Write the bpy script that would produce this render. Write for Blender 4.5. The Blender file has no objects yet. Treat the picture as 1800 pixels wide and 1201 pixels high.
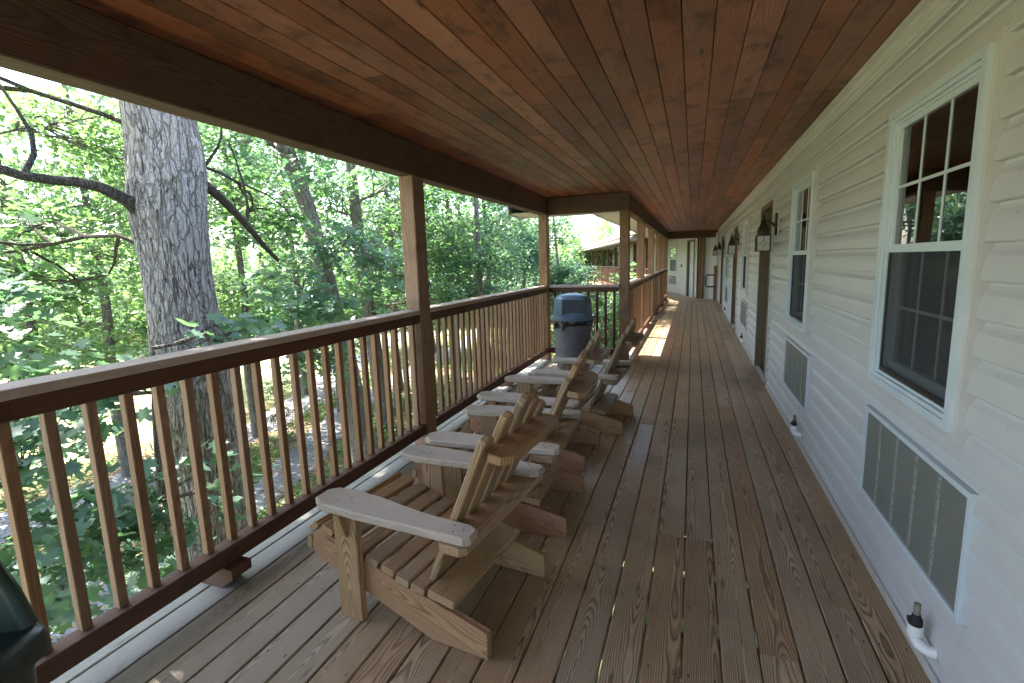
import bpy, math, random
import numpy as np
from mathutils import Matrix, Vector
random.seed(7)
rng = np.random.default_rng(11)
R = math.radians
S = bpy.context.scene
COL = S.collection

# ------------------------------------------------------------------ camera, light, exposure
CAM_H = 1.6
yaw, pit, roll = R(19.93), R(8.922), R(-1.692)
fw = Vector((-math.sin(yaw)*math.cos(pit), math.cos(yaw)*math.cos(pit), -math.sin(pit)))
r0 = Vector((math.cos(yaw), math.sin(yaw), 0))
u0 = r0.cross(fw)
rt = math.cos(roll)*r0 + math.sin(roll)*u0
up = -math.sin(roll)*r0 + math.cos(roll)*u0
cam = bpy.data.cameras.new('camera')
cam.sensor_width = 36
cam.lens = 878.9/1800*36
cam.clip_start = 0.03
cam.clip_end = 400
co = bpy.data.objects.new('camera', cam)
COL.objects.link(co)
M = Matrix((rt, up, -fw)).transposed().to_4x4()
M.translation = Vector((0, 0, CAM_H))
co.matrix_world = M
S.camera = co

SUN_EL, SUN_AZ = R(62), R(282)     # azimuth clockwise from +Y: the sun stands over the trees beyond the rail
W = bpy.data.worlds.new('World')
S.world = W
W.use_nodes = True
wn = W.node_tree.nodes
wn.clear()
sky = wn.new('ShaderNodeTexSky')
sky.sky_type = 'NISHITA'
sky.sun_disc = False
sky.sun_elevation = SUN_EL
sky.sun_rotation = SUN_AZ
sky.dust_density = 2.0
bg = wn.new('ShaderNodeBackground')
bg.inputs['Strength'].default_value = 0.15
wo = wn.new('ShaderNodeOutputWorld')
W.node_tree.links.new(sky.outputs[0], bg.inputs[0])
W.node_tree.links.new(bg.outputs[0], wo.inputs[0])
sl = bpy.data.lights.new('sun', 'SUN')
sl.energy = 5.0
sl.angle = R(0.5)
sl.color = (1.0, 0.95, 0.86)
so = bpy.data.objects.new('sun', sl)
COL.objects.link(so)
sd = Vector((math.sin(SUN_AZ)*math.cos(SUN_EL), math.cos(SUN_AZ)*math.cos(SUN_EL), math.sin(SUN_EL)))
so.rotation_euler = sd.to_track_quat('Z', 'Y').to_euler()
S.view_settings.view_transform = 'Standard'
S.view_settings.look = 'None'
S.view_settings.gamma = 1
S.view_settings.use_curve_mapping = False
S.view_settings.exposure = 2.7
S.render.engine = 'CYCLES'
S.cycles.max_bounces = 8
S.cycles.diffuse_bounces = 5
S.cycles.glossy_bounces = 3
S.cycles.transmission_bounces = 4
S.cycles.transparent_max_bounces = 8
S.cycles.use_denoising = True
S.cycles.sample_clamp_indirect = 8

# ------------------------------------------------------------------ node helpers and materials
class G:
    def __init__(s, name):
        s.m = bpy.data.materials.new(name)
        s.m.use_nodes = True
        s.t = s.m.node_tree
        s.t.nodes.clear()
        s.out = s.t.nodes.new('ShaderNodeOutputMaterial')
    def n(s, ty, **kw):
        x = s.t.nodes.new('ShaderNode'+ty)
        for k, v in kw.items():
            setattr(x, k, v)
        return x
    def put(s, sock, v):
        if isinstance(v, bpy.types.NodeSocket):
            s.t.links.new(v, sock)
        elif isinstance(v, (tuple, list)) and len(v) == 3 and sock.type == 'RGBA':
            sock.default_value = (*v, 1)
        else:
            sock.default_value = v
    def math(s, op, a, b=0.0, c=0.0, clamp=False):
        x = s.n('Math', operation=op, use_clamp=clamp)
        for i, v in enumerate((a, b, c)):
            s.put(x.inputs[i], v)
        return x.outputs[0]
    def mix(s, f, a, b, bt='MIX'):
        x = s.n('MixRGB', blend_type=bt)
        s.put(x.inputs[0], f); s.put(x.inputs[1], a); s.put(x.inputs[2], b)
        return x.outputs[0]
    def xyz(s, x, y, z):
        c = s.n('CombineXYZ')
        s.put(c.inputs[0], x); s.put(c.inputs[1], y); s.put(c.inputs[2], z)
        return c.outputs[0]
    def sep(s, v):
        c = s.n('SeparateXYZ')
        s.put(c.inputs[0], v)
        return c.outputs
    def noise(s, v, scale, detail=2.0, rough=0.5, dist=0.0):
        x = s.n('TexNoise')
        s.put(x.inputs['Vector'], v)
        x.inputs['Scale'].default_value = scale
        x.inputs['Detail'].default_value = detail
        x.inputs['Roughness'].default_value = rough
        x.inputs['Distortion'].default_value = dist
        return x.outputs[0]
    def ramp(s, v, stops):
        x = s.n('ValToRGB')
        e = x.color_ramp.elements
        while len(e) < len(stops):
            e.new(0.5)
        for i, (p, c) in enumerate(stops):
            e[i].position = p
            e[i].color = (*c, 1) if isinstance(c, tuple) else (c, c, c, 1)
        s.put(x.inputs[0], v)
        return x.outputs[0]
    def bump(s, h, strength=0.3, dist=0.01):
        b = s.n('Bump')
        b.inputs['Strength'].default_value = strength
        b.inputs['Distance'].default_value = dist
        s.put(b.inputs['Height'], h)
        return b.outputs[0]
    def bsdf(s, color, rough=0.5, spec=0.5, metal=0.0, normal=None, **kw):
        b = s.n('BsdfPrincipled')
        s.put(b.inputs['Base Color'], color)
        s.put(b.inputs['Roughness'], rough)
        s.put(b.inputs['Specular IOR Level'], spec)
        b.inputs['Metallic'].default_value = metal
        if normal is not None:
            s.put(b.inputs['Normal'], normal)
        for k, v in kw.items():
            s.put(b.inputs[k], v)
        s.t.links.new(b.outputs[0], s.out.inputs[0])
        return b

def obj_coords(g):
    return g.n('TexCoord').outputs['Object'], g.n('ObjectInfo').outputs['Random']

def wood(name, light, dark, ring=0.011, rings=0.7, rough=0.6, var=0.35, knots=0.5, smudge=0.0, smudge_col=(0.02, 0.01, 0.006),
         bump=0.35, spec=0.4, grey=0.0, grey_col=(0.3, 0.29, 0.27), nails=0.0, hue=None, wear=0.0, depth=0.3):
    """Plain-sawn softwood; local Y runs along the board, X across it, Z through it."""
    g = G(name)
    P, rnd = obj_coords(g)
    px, py, pz = g.sep(P)
    ro = g.math('MULTIPLY', rnd, 61.0)
    x = g.math('ADD', px, g.math('MULTIPLY', g.math('SUBTRACT', g.math('FRACT', g.math('MULTIPLY', rnd, 7.3)), 0.5), 0.13))
    V = g.xyz(g.math('ADD', g.math('MULTIPLY', px, 2.4), ro), g.math('MULTIPLY', py, 0.7), g.math('ADD', pz, ro))
    d = g.math('MULTIPLY', g.math('SUBTRACT', g.noise(V, 1.0, 2.0, 0.5), 0.47), depth)
    wob = g.noise(g.xyz(g.math('ADD', g.math('MULTIPLY', px, 14.0), ro), g.math('MULTIPLY', py, 2.6), ro), 1.0, 2.0, 0.5)
    dz = g.math('ADD', pz, d)
    r = g.math('SQRT', g.math('ADD', g.math('MULTIPLY', x, x), g.math('MULTIPLY', dz, dz)))
    r = g.math('ADD', r, g.math('MULTIPLY', wob, 0.022))
    fr = g.math('FRACT', g.math('DIVIDE', r, ring))
    late = g.ramp(fr, [(0.0, 0.25), (0.30, 0.0), (0.62, 0.55), (0.82, 1.0), (0.93, 0.9), (1.0, 0.25)])
    fib = g.noise(g.xyz(g.math('MULTIPLY', px, 420.0), g.math('ADD', g.math('MULTIPLY', py, 7.0), ro), g.math('MULTIPLY', pz, 420.0)), 1.0, 2.0, 0.6)
    big = g.noise(g.xyz(g.math('ADD', g.math('MULTIPLY', px, 5.0), ro), g.math('MULTIPLY', py, 1.3), g.math('MULTIPLY', pz, 5.0)), 1.0, 3.0, 0.6)
    late2 = g.math('MULTIPLY', late, g.math('ADD', 0.35, g.math('MULTIPLY', big, 1.1)))
    c = g.mix(g.math('MULTIPLY', late2, rings, clamp=True), light, dark)
    c = g.mix(0.5, c, g.ramp(fib, [(0.25, 0.62), (0.75, 1.25)]), 'MULTIPLY')
    if hue is not None:
        rr = g.math('FRACT', g.math('MULTIPLY', rnd, 13.7))
        c = g.mix(g.math('MULTIPLY', g.ramp(rr, [(0.35, 0.0), (1.0, 1.0)]), 0.75), c, g.mix(1.0, c, hue, 'MULTIPLY'))
    if grey:
        gm = g.math('MULTIPLY', g.ramp(big, [(0.3, 0.2), (0.65, 1.0)]), grey, clamp=True)
        c = g.mix(gm, c, g.mix(g.math('MULTIPLY', late2, 0.4), grey_col, g.mix(0.5, grey_col, dark)))
    if smudge:
        sm = g.noise(g.xyz(g.math('ADD', g.math('MULTIPLY', px, 6.0), ro), g.math('ADD', g.math('MULTIPLY', py, 4.2), ro), ro), 1.0, 4.0, 0.62, 0.4)
        c = g.mix(g.math('MULTIPLY', g.ramp(sm, [(0.52, 0.0), (0.68, 1.0)]), smudge), c, smudge_col)
        sl_ = g.noise(g.xyz(g.math('ADD', g.math('MULTIPLY', px, 3.0), ro), g.math('ADD', g.math('MULTIPLY', py, 1.5), ro), ro), 1.0, 3.0, 0.6, 0.8)
        c = g.mix(g.math('MULTIPLY', g.ramp(sl_, [(0.58, 0.0), (0.68, 1.0)]), smudge*0.35), c, g.mix(0.5, light, (0.35, 0.17, 0.06)))
    if knots:
        vo = g.n('TexVoronoi')
        g.put(vo.inputs['Vector'], g.xyz(g.math('ADD', g.math('MULTIPLY', px, 9.0), ro), g.math('ADD', g.math('MULTIPLY', py, 1.9), ro), ro))
        vo.inputs['Scale'].default_value = 1.0
        kd = g.math('ADD', vo.outputs['Distance'], g.math('MULTIPLY', g.noise(P, 40.0, 2.0), 0.05))
        c = g.mix(g.math('MULTIPLY', g.ramp(kd, [(0.07, 1.0), (0.14, 0.0)]), knots), c, (0.03, 0.015, 0.008))
    if wear:
        wn_ = g.noise(g.n('NewGeometry').outputs['Position'], 1.7, 4.0, 0.65)
        c = g.mix(g.math('MULTIPLY', g.ramp(wn_, [(0.42, 0.0), (0.7, 1.0)]), wear), c, g.mix(0.6, c, (0.5, 0.46, 0.42), 'MULTIPLY'))
    if nails:
        gp = g.sep(g.n('NewGeometry').outputs['Position'])
        ay = g.math('ABSOLUTE', g.math('SUBTRACT', g.math('FRACT', g.math('DIVIDE', gp[1], 0.4064)), 0.5))
        ay = g.math('MULTIPLY', ay, 0.4064)
        ax = g.math('SUBTRACT', g.math('ABSOLUTE', px), 0.047)
        jit = g.math('MULTIPLY', g.math('SUBTRACT', g.noise(g.xyz(ro, g.math('FLOOR', g.math('DIVIDE', gp[1], 0.4064)), ro), 3.1, 0.0), 0.5), 0.03)
        ay2 = g.math('ADD', ay, jit)
        dd = g.math('SQRT', g.math('ADD', g.math('MULTIPLY', ax, ax), g.math('MULTIPLY', ay2, ay2)))
        c = g.mix(g.math('MULTIPLY', g.ramp(g.math('MULTIPLY', dd, 100.0), [(0.30, 1.0), (0.48, 0.0)]), nails), c, (0.012, 0.01, 0.008))
    hv = g.math('ADD', 1.0-var/2, g.math('MULTIPLY', g.math('FRACT', g.math('MULTIPLY', rnd, 29.1)), var))
    hs = g.n('HueSaturation')
    g.put(hs.inputs['Value'], hv)
    g.put(hs.inputs['Saturation'], g.math('ADD', 0.9, g.math('MULTIPLY', rnd, 0.2)))
    g.put(hs.inputs['Color'], c)
    h = g.math('ADD', g.math('MULTIPLY', late2, 0.6), g.math('MULTIPLY', fib, 0.5))
    rg = g.math('ADD', rough-0.12, g.math('MULTIPLY', big, 0.26))
    g.bsdf(hs.outputs[0], rg, spec, normal=g.bump(h, bump, 0.0035))
    return g.m

def plain(name, col, rough=0.5, spec=0.5, metal=0.0, nscale=20.0, namt=0.08, bump=0.0, **kw):
    g = G(name)
    P, rnd = obj_coords(g)
    nz = g.noise(P, nscale, 4.0, 0.6)
    c = g.mix(1.0, col, g.ramp(nz, [(0.3, 1-namt), (0.7, 1+namt)]), 'MULTIPLY')
    g.bsdf(c, rough, spec, metal, g.bump(nz, bump, 0.002) if bump else None, **kw)
    return g.m

def siding_mat():
    g = G('vinyl_siding')
    pos = g.n('NewGeometry').outputs['Position']
    x, y, z = g.sep(pos)
    gr = g.noise(g.xyz(g.math('MULTIPLY', x, 2.0), g.math('MULTIPLY', y, 2.0), g.math('MULTIPLY', z, 60.0)), 1.0, 3.0, 0.6)
    dirt = g.noise(g.xyz(x, g.math('MULTIPLY', y, 1.2), g.math('MULTIPLY', z, 2.0)), 1.0, 4.0, 0.65)
    c = g.mix(g.ramp(dirt, [(0.35, 0.0), (0.75, 0.6)]), (0.565, 0.565, 0.575), (0.49, 0.487, 0.485))
    c = g.mix(0.12, c, g.ramp(gr, [(0.3, 0.8), (0.7, 1.1)]), 'MULTIPLY')
    fine = g.noise(pos, 55.0, 3.0, 0.6)
    sp = g.noise(pos, 23.0, 1.0, 0.5)
    c = g.mix(g.ramp(sp, [(0.76, 0.0), (0.79, 0.5)]), c, (0.35, 0.32, 0.27))
    g.bsdf(c, 0.42, 0.45, normal=g.bump(g.math('ADD', gr, g.math('MULTIPLY', fine, 0.4)), 0.12, 0.002))
    return g.m

def bark_mat(name, light, dark, scale=1.0, moss=0.0):
    """long flaking plates split by crooked cracks"""
    g = G(name)
    P, rnd = obj_coords(g)
    x, y, z = g.sep(P)
    wv = g.n('TexNoise')
    g.put(wv.inputs['Vector'], g.xyz(g.math('MULTIPLY', x, 5.0*scale), g.math('MULTIPLY', y, 5.0*scale), g.math('MULTIPLY', z, 3.2*scale)))
    wv.inputs['Scale'].default_value = 1.0
    wv.inputs['Detail'].default_value = 4.0
    wx, wy, wz = g.sep(wv.outputs['Color'])
    def plates(sx, sz, warp):
        V = g.xyz(g.math('ADD', g.math('MULTIPLY', x, sx), g.math('MULTIPLY', wx, warp)), g.math('ADD', g.math('MULTIPLY', y, sx), g.math('MULTIPLY', wy, warp)),
                  g.math('ADD', g.math('MULTIPLY', z, sz), g.math('MULTIPLY', wz, warp*0.9)))
        e = g.n('TexVoronoi', feature='DISTANCE_TO_EDGE'); g.put(e.inputs['Vector'], V); e.inputs['Scale'].default_value = 1.0
        c = g.n('TexVoronoi'); g.put(c.inputs['Vector'], V); c.inputs['Scale'].default_value = 1.0
        return e.outputs['Distance'], g.sep(c.outputs['Color'])[0]
    e1, c1 = plates(13.0*scale, 2.0*scale, 2.0)
    e2, c2 = plates(34.0*scale, 8.0*scale, 2.6)
    msk = g.ramp(g.noise(g.xyz(g.math('MULTIPLY', x, 2.2), g.math('MULTIPLY', y, 2.2), g.math('MULTIPLY', z, 0.9)), 1.0, 3.0, 0.6), [(0.38, 0.15), (0.6, 1.0)])
    fine = g.noise(g.xyz(g.math('MULTIPLY', x, 60.0*scale), g.math('MULTIPLY', y, 60.0*scale), g.math('MULTIPLY', z, 16.0*scale)), 1.0, 4.0, 0.7)
    c = g.mix(g.math('ADD', g.math('MULTIPLY', c1, 0.55), g.math('MULTIPLY', c2, 0.35), clamp=True), light, g.mix(0.5, light, dark))
    c = g.mix(0.6, c, g.ramp(fine, [(0.3, 0.6), (0.5, 1.0), (0.7, 1.25)]), 'MULTIPLY')
    k1 = g.math('MULTIPLY', g.ramp(e1, [(0.0, 1.0), (0.04, 0.7), (0.085, 0.0)]), 0.85)
    k2 = g.math('MULTIPLY', g.math('MULTIPLY', g.ramp(e2, [(0.0, 1.0), (0.06, 0.0)]), msk), 0.75)
    crack = g.math('MAXIMUM', k1, k2)
    at = g.n('Attribute', attribute_name='cav').outputs['Fac']
    c = g.mix(g.math('MULTIPLY', g.math('MAXIMUM', crack, g.math('MULTIPLY', at, 0.6)), 0.78), c, g.mix(0.55, dark, (0.03, 0.024, 0.02)))
    if moss:
        n4 = g.noise(P, 2.3, 4.0, 0.6)
        c = g.mix(g.math('MULTIPLY', g.ramp(n4, [(0.56, 0.0), (0.68, 1.0)]), moss), c, (0.09, 0.12, 0.035))
    h = g.math('SUBTRACT', g.math('ADD', g.math('MULTIPLY', c1, 0.35), g.math('MULTIPLY', fine, 0.3)), g.math('MULTIPLY', crack, 1.0))
    g.bsdf(c, 0.9, 0.15, normal=g.bump(h, 1.0, 0.025))
    return g.m

def leaf_mat(name, a, b, c3, trans=0.45):
    g = G(name)
    t = g.n('Attribute', attribute_name='tint').outputs['Fac']
    rnd = g.n('ObjectInfo').outputs['Random']
    col = g.ramp(t, [(0.0, a), (0.55, b), (1.0, c3)])
    nz = g.noise(g.n('NewGeometry').outputs['Position'], 9.0, 2.0)
    col = g.mix(0.5, col, g.ramp(nz, [(0.3, 0.75), (0.7, 1.2)]), 'MULTIPLY')
    b1 = g.n('BsdfPrincipled')
    g.put(b1.inputs['Base Color'], col)
    b1.inputs['Roughness'].default_value = 0.34
    b1.inputs['Specular IOR Level'].default_value = 0.5
    tr = g.n('BsdfTranslucent')
    g.put(tr.inputs['Color'], g.mix(1.0, col, (1.5, 1.75, 0.95), 'MULTIPLY'))
    mx = g.n('MixShader')
    mx.inputs[0].default_value = trans
    g.t.links.new(b1.outputs[0], mx.inputs[1])
    g.t.links.new(tr.outputs[0], mx.inputs[2])
    g.t.links.new(mx.outputs[0], g.out.inputs[0])
    return g.m

M_ = {}
M_['deck'] = wood('deck_wood', (0.55, 0.415, 0.275), (0.14, 0.093, 0.058), 0.0080, 0.9, 0.38, 0.30, 0.6, bump=0.6, spec=0.5, nails=0.9, wear=0.6, depth=0.22, hue=(0.95, 0.82, 0.76))
M_['deck_mid'] = wood('deck_wood_greying', (0.46, 0.385, 0.295), (0.16, 0.125, 0.09), 0.0085, 0.95, 0.55, 0.24, 0.6, bump=0.5, grey=0.35, nails=0.9, wear=0.3)
M_['deck_grey'] = wood('deck_wood_silver', (0.31, 0.30, 0.265), (0.18, 0.17, 0.145), 0.0105, 0.5, 0.62, 0.18, 0.4, bump=0.5, grey=0.6, grey_col=(0.31, 0.315, 0.285), nails=0.9, wear=0.2)
M_['ceil'] = wood('ceiling_wood', (0.35, 0.125, 0.056), (0.16, 0.05, 0.024), 0.014, 0.6, 0.42, 0.7, 0.9, smudge=0.75, smudge_col=(0.05, 0.02, 0.011), bump=0.3, spec=0.35, hue=(0.62, 0.58, 0.62), depth=0.22)
M_['beam'] = wood('beam_wood', (0.13, 0.066, 0.036), (0.065, 0.032, 0.018), 0.012, 0.7, 0.6, 0.15, 0.8, smudge=0.4, bump=0.5)
M_['post'] = wood('post_wood', (0.36, 0.22, 0.13), (0.22, 0.12, 0.065), 0.012, 0.7, 0.65, 0.2, 0.8, smudge=0.3, bump=0.5)
M_['rail'] = wood('rail_wood', (0.125, 0.055, 0.032), (0.07, 0.03, 0.018), 0.012, 0.6, 0.65, 0.2, 0.5, smudge=0.3, bump=0.5)
M_['cap'] = wood('cap_rail_wood', (0.52, 0.40, 0.31), (0.34, 0.24, 0.18), 0.012, 0.6, 0.62, 0.12, 0.5, grey=0.5, grey_col=(0.50, 0.43, 0.37), bump=0.5, smudge=0.15)
M_['baluster'] = wood('baluster_wood', (0.31, 0.18, 0.10), (0.18, 0.095, 0.052), 0.010, 0.6, 0.65, 0.35, 0.4, bump=0.5)
M_['chair'] = wood('chair_wood', (0.52, 0.345, 0.18), (0.18, 0.098, 0.046), 0.0085, 0.95, 0.55, 0.3, 0.7, bump=0.45, smudge=0.12, grey=0.15, hue=(0.95, 0.83, 0.78), depth=0.2)
M_['chair_side'] = wood('chair_side_wood', (0.52, 0.365, 0.215), (0.23, 0.13, 0.065), 0.009, 0.85, 0.55, 0.3, 0.7, bump=0.45, smudge=0.1, depth=0.24, hue=(1.0, 0.72, 0.62))
M_['chair_arm'] = wood('weathered_arm_wood', (0.50, 0.42, 0.34), (0.33, 0.26, 0.20), 0.010, 0.6, 0.6, 0.15, 0.6, bump=0.4, grey=0.6, grey_col=(0.47, 0.42, 0.37))
M_['slat_grey'] = wood('chair_seat_wood', (0.48, 0.35, 0.22), (0.165, 0.098, 0.055), 0.0085, 0.85, 0.5, 0.35, 0.6, bump=0.45, grey=0.3, grey_col=(0.36, 0.31, 0.26), depth=0.2)
M_['siding'] = siding_mat()
M_['trim'] = plain('white_vinyl_trim', (0.57, 0.645, 0.695), 0.35, 0.5, nscale=6, namt=0.05)
M_['flange'] = plain('siding_trim_channel', (0.55, 0.54, 0.52), 0.4, 0.5, nscale=6, namt=0.06)
M_['soffit'] = plain('soffit_vinyl', (0.68, 0.62, 0.56), 0.5, 0.4, nscale=3, namt=0.05)
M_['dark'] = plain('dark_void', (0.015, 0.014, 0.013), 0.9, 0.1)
M_['door'] = plain('dark_bronze_door', (0.075, 0.062, 0.04), 0.45, 0.4, nscale=3, namt=0.12)
M_['door_trim'] = plain('bronze_door_frame', (0.16, 0.12, 0.075), 0.5, 0.4, nscale=3, namt=0.1)
M_['metal_black'] = plain('black_lantern_metal', (0.022, 0.018, 0.015), 0.45, 0.5, nscale=60, namt=0.3, bump=0.2)
M_['pvc'] = plain('white_pipe_plastic', (0.78, 0.78, 0.76), 0.3, 0.5, nscale=10, namt=0.04)
M_['stub'] = plain('grey_brown_pipe', (0.2, 0.19, 0.15), 0.6, 0.4, nscale=40, namt=0.3)
M_['rubber'] = plain('black_rubber', (0.02, 0.02, 0.02), 0.6, 0.3)
M_['can'] = plain('grey_bin_plastic', (0.15, 0.16, 0.20), 0.5, 0.4, nscale=7, namt=0.2, bump=0.1)
M_['can_lid'] = plain('blue_grey_lid_plastic', (0.12, 0.20, 0.30), 0.38, 0.5, nscale=7, namt=0.12)
M_['flap'] = plain('dark_lid_flap', (0.05, 0.065, 0.09), 0.4, 0.5)
M_['bag'] = plain('black_bin_liner', (0.012, 0.012, 0.014), 0.25, 0.6, nscale=30, namt=0.4, bump=0.5)
M_['red'] = plain('red_alarm_plastic', (0.45, 0.03, 0.03), 0.4)
M_['asphalt'] = plain('asphalt_path', (0.19, 0.185, 0.20), 0.9, 0.2, nscale=9, namt=0.35, bump=0.6)
M_['rock'] = plain('pale_rock', (0.42, 0.39, 0.35), 0.9, 0.2, nscale=5, namt=0.3, bump=0.6)
M_['shingle'] = plain('sunlit_grey_shingles', (0.30, 0.29, 0.28), 0.85, 0.2, nscale=3, namt=0.2, bump=0.5)

def green_can_mat():
    g = G('dark_green_bin_plastic')
    P, rnd = obj_coords(g)
    n = g.noise(P, 6.0, 4.0, 0.6)
    x, y, z = g.sep(P)
    sc = g.noise(g.xyz(g.math('MULTIPLY', x, 30.0), g.math('MULTIPLY', y, 30.0), g.math('MULTIPLY', z, 160.0)), 1.0, 3.0, 0.6)
    c = g.mix(g.ramp(n, [(0.3, 0.0), (0.7, 1.0)]), (0.010, 0.03, 0.032), (0.022, 0.05, 0.045))
    c = g.mix(g.math('MULTIPLY', g.ramp(sc, [(0.66, 0.0), (0.72, 1.0)]), 0.5), c, (0.13, 0.18, 0.07))
    g.bsdf(c, g.math('ADD', 0.18, g.math('MULTIPLY', n, 0.2)), 0.6, normal=g.bump(n, 0.1, 0.01))
    return g.m
M_['green_can'] = green_can_mat()

def glass_mat():
    g = G('window_glass')
    P = g.n('TexCoord').outputs['Object']
    b = g.n('BsdfGlossy')
    b.inputs['Roughness'].default_value = 0.015
    b.inputs['Color'].default_value = (1, 1, 1, 1)
    g.put(b.inputs['Normal'], g.bump(g.noise(P, 2.2, 1.0), 0.03, 0.05))
    t = g.n('BsdfTransparent')
    t.inputs['Color'].default_value = (0.75, 0.78, 0.76, 1)
    f = g.n('Fresnel')
    f.inputs['IOR'].default_value = 1.75
    m = g.n('MixShader')
    g.t.links.new(f.outputs[0], m.inputs[0])
    g.t.links.new(t.outputs[0], m.inputs[1])
    g.t.links.new(b.outputs[0], m.inputs[2])
    g.t.links.new(m.outputs[0], g.out.inputs[0])
    return g.m
M_['glass'] = glass_mat()

def screen_mat():
    g = G('insect_screen')
    d = g.n('BsdfDiffuse')
    d.inputs['Color'].default_value = (0.075, 0.08, 0.085, 1)
    t = g.n('BsdfTransparent')
    m = g.n('MixShader')
    m.inputs[0].default_value = 0.42
    g.t.links.new(t.outputs[0], m.inputs[1])
    g.t.links.new(d.outputs[0], m.inputs[2])
    g.t.links.new(m.outputs[0], g.out.inputs[0])
    return g.m
M_['screen'] = screen_mat()

def curtain_mat():
    g = G('drawn_curtain')
    P = g.n('TexCoord').outputs['Object']
    x, y, z = g.sep(P)
    w = g.math('SINE', g.math('MULTIPLY', g.math('ADD', y, g.math('MULTIPLY', g.noise(P, 2.0), 0.1)), 62.0))
    c = g.mix(g.ramp(g.noise(P, 3.0), [(0.3, 0.0), (0.7, 1.0)]), (0.30, 0.25, 0.21), (0.18, 0.14, 0.115))
    g.bsdf(c, 0.9, 0.1, normal=g.bump(w, 0.8, 0.02))
    return g.m
M_['curtain'] = curtain_mat()

def grille_mat():
    g = G('perforated_grille_metal')
    P = g.n('TexCoord').outputs['Object']
    x, y, z = g.sep(P)
    lv = g.math('PINGPONG', g.math('DIVIDE', z, 0.0062), 0.5)
    lv2 = g.math('PINGPONG', g.math('DIVIDE', y, 0.014), 0.5)
    hole = g.math('MULTIPLY', g.ramp(lv, [(0.2, 0.0), (0.3, 1.0)]), g.ramp(lv2, [(0.08, 0.0), (0.14, 1.0)]))
    nz = g.noise(P, 4.0, 3.0)
    c = g.mix(g.math('MULTIPLY', hole, 0.7), g.mix(nz, (0.27, 0.28, 0.25), (0.21, 0.22, 0.195)), (0.06, 0.06, 0.055))
    g.bsdf(c, 0.5, 0.4, 0.1, normal=g.bump(g.math('MULTIPLY', hole, -1.0), 0.4, 0.004))
    return g.m
M_['grille'] = grille_mat()
M_['seam'] = plain('grille_seam_metal', (0.36, 0.37, 0.34), 0.4, 0.5, nscale=80, namt=0.5)

def ground_mat():
    g = G('woodland_ground')
    pos = g.n('NewGeometry').outputs['Position']
    n1 = g.noise(pos, 0.35, 5.0, 0.6)
    n2 = g.noise(pos, 3.0, 5.0, 0.65)
    n3 = g.noise(pos, 16.0, 3.0, 0.6)
    lit = g.mix(g.ramp(n3, [(0.35, 0.0), (0.65, 1.0)]), (0.10, 0.07, 0.045), (0.26, 0.19, 0.13))
    gr = g.mix(n2, (0.05, 0.085, 0.02), (0.11, 0.15, 0.045))
    c = g.mix(g.ramp(g.math('ADD', g.math('MULTIPLY', n1, 0.6), g.math('MULTIPLY', n2, 0.4)), [(0.44, 0.0), (0.54, 1.0)]), lit, gr)
    x, y, z = g.sep(pos)
    far = g.ramp(g.math('MULTIPLY', g.math('ADD', x, g.math('MULTIPLY', n1, 3.0)), -0.05), [(0.72, 0.0), (0.80, 1.0)])  # ground beyond the drive: sunshine put into the colour as a paler tone
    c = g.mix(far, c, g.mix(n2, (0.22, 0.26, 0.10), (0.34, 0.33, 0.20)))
    g.bsdf(c, 0.95, 0.1, normal=g.bump(g.math('ADD', n2, g.math('MULTIPLY', n3, 0.5)), 0.8, 0.06))
    return g.m
M_['ground'] = ground_mat()
M_['bark'] = bark_mat('grey_maple_bark', (0.46, 0.405, 0.36), (0.22, 0.185, 0.16), 1.0, 0.5)
M_['bark2'] = bark_mat('woodland_bark', (0.30, 0.26, 0.225), (0.12, 0.10, 0.08), 1.5, 0.2)
M_['bark3'] = bark_mat('mossy_limb_bark', (0.13, 0.11, 0.085), (0.04, 0.032, 0.025), 2.5, 0.8)
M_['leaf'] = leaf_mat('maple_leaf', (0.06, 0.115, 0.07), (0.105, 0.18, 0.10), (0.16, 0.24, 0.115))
M_['leaf_cool'] = leaf_mat('cool_maple_leaf', (0.085, 0.15, 0.115), (0.125, 0.21, 0.155), (0.17, 0.26, 0.16), 0.4)  # cooler, paler green than the plain maple leaf
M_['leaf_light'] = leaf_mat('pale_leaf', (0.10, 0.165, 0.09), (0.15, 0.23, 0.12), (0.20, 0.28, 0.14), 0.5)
M_['needle'] = leaf_mat('conifer_needle', (0.03, 0.06, 0.02), (0.05, 0.09, 0.03), (0.08, 0.12, 0.04), 0.2)
M_['cover'] = leaf_mat('ground_plant_leaf', (0.035, 0.10, 0.03), (0.06, 0.15, 0.04), (0.10, 0.20, 0.05), 0.35)

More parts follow.
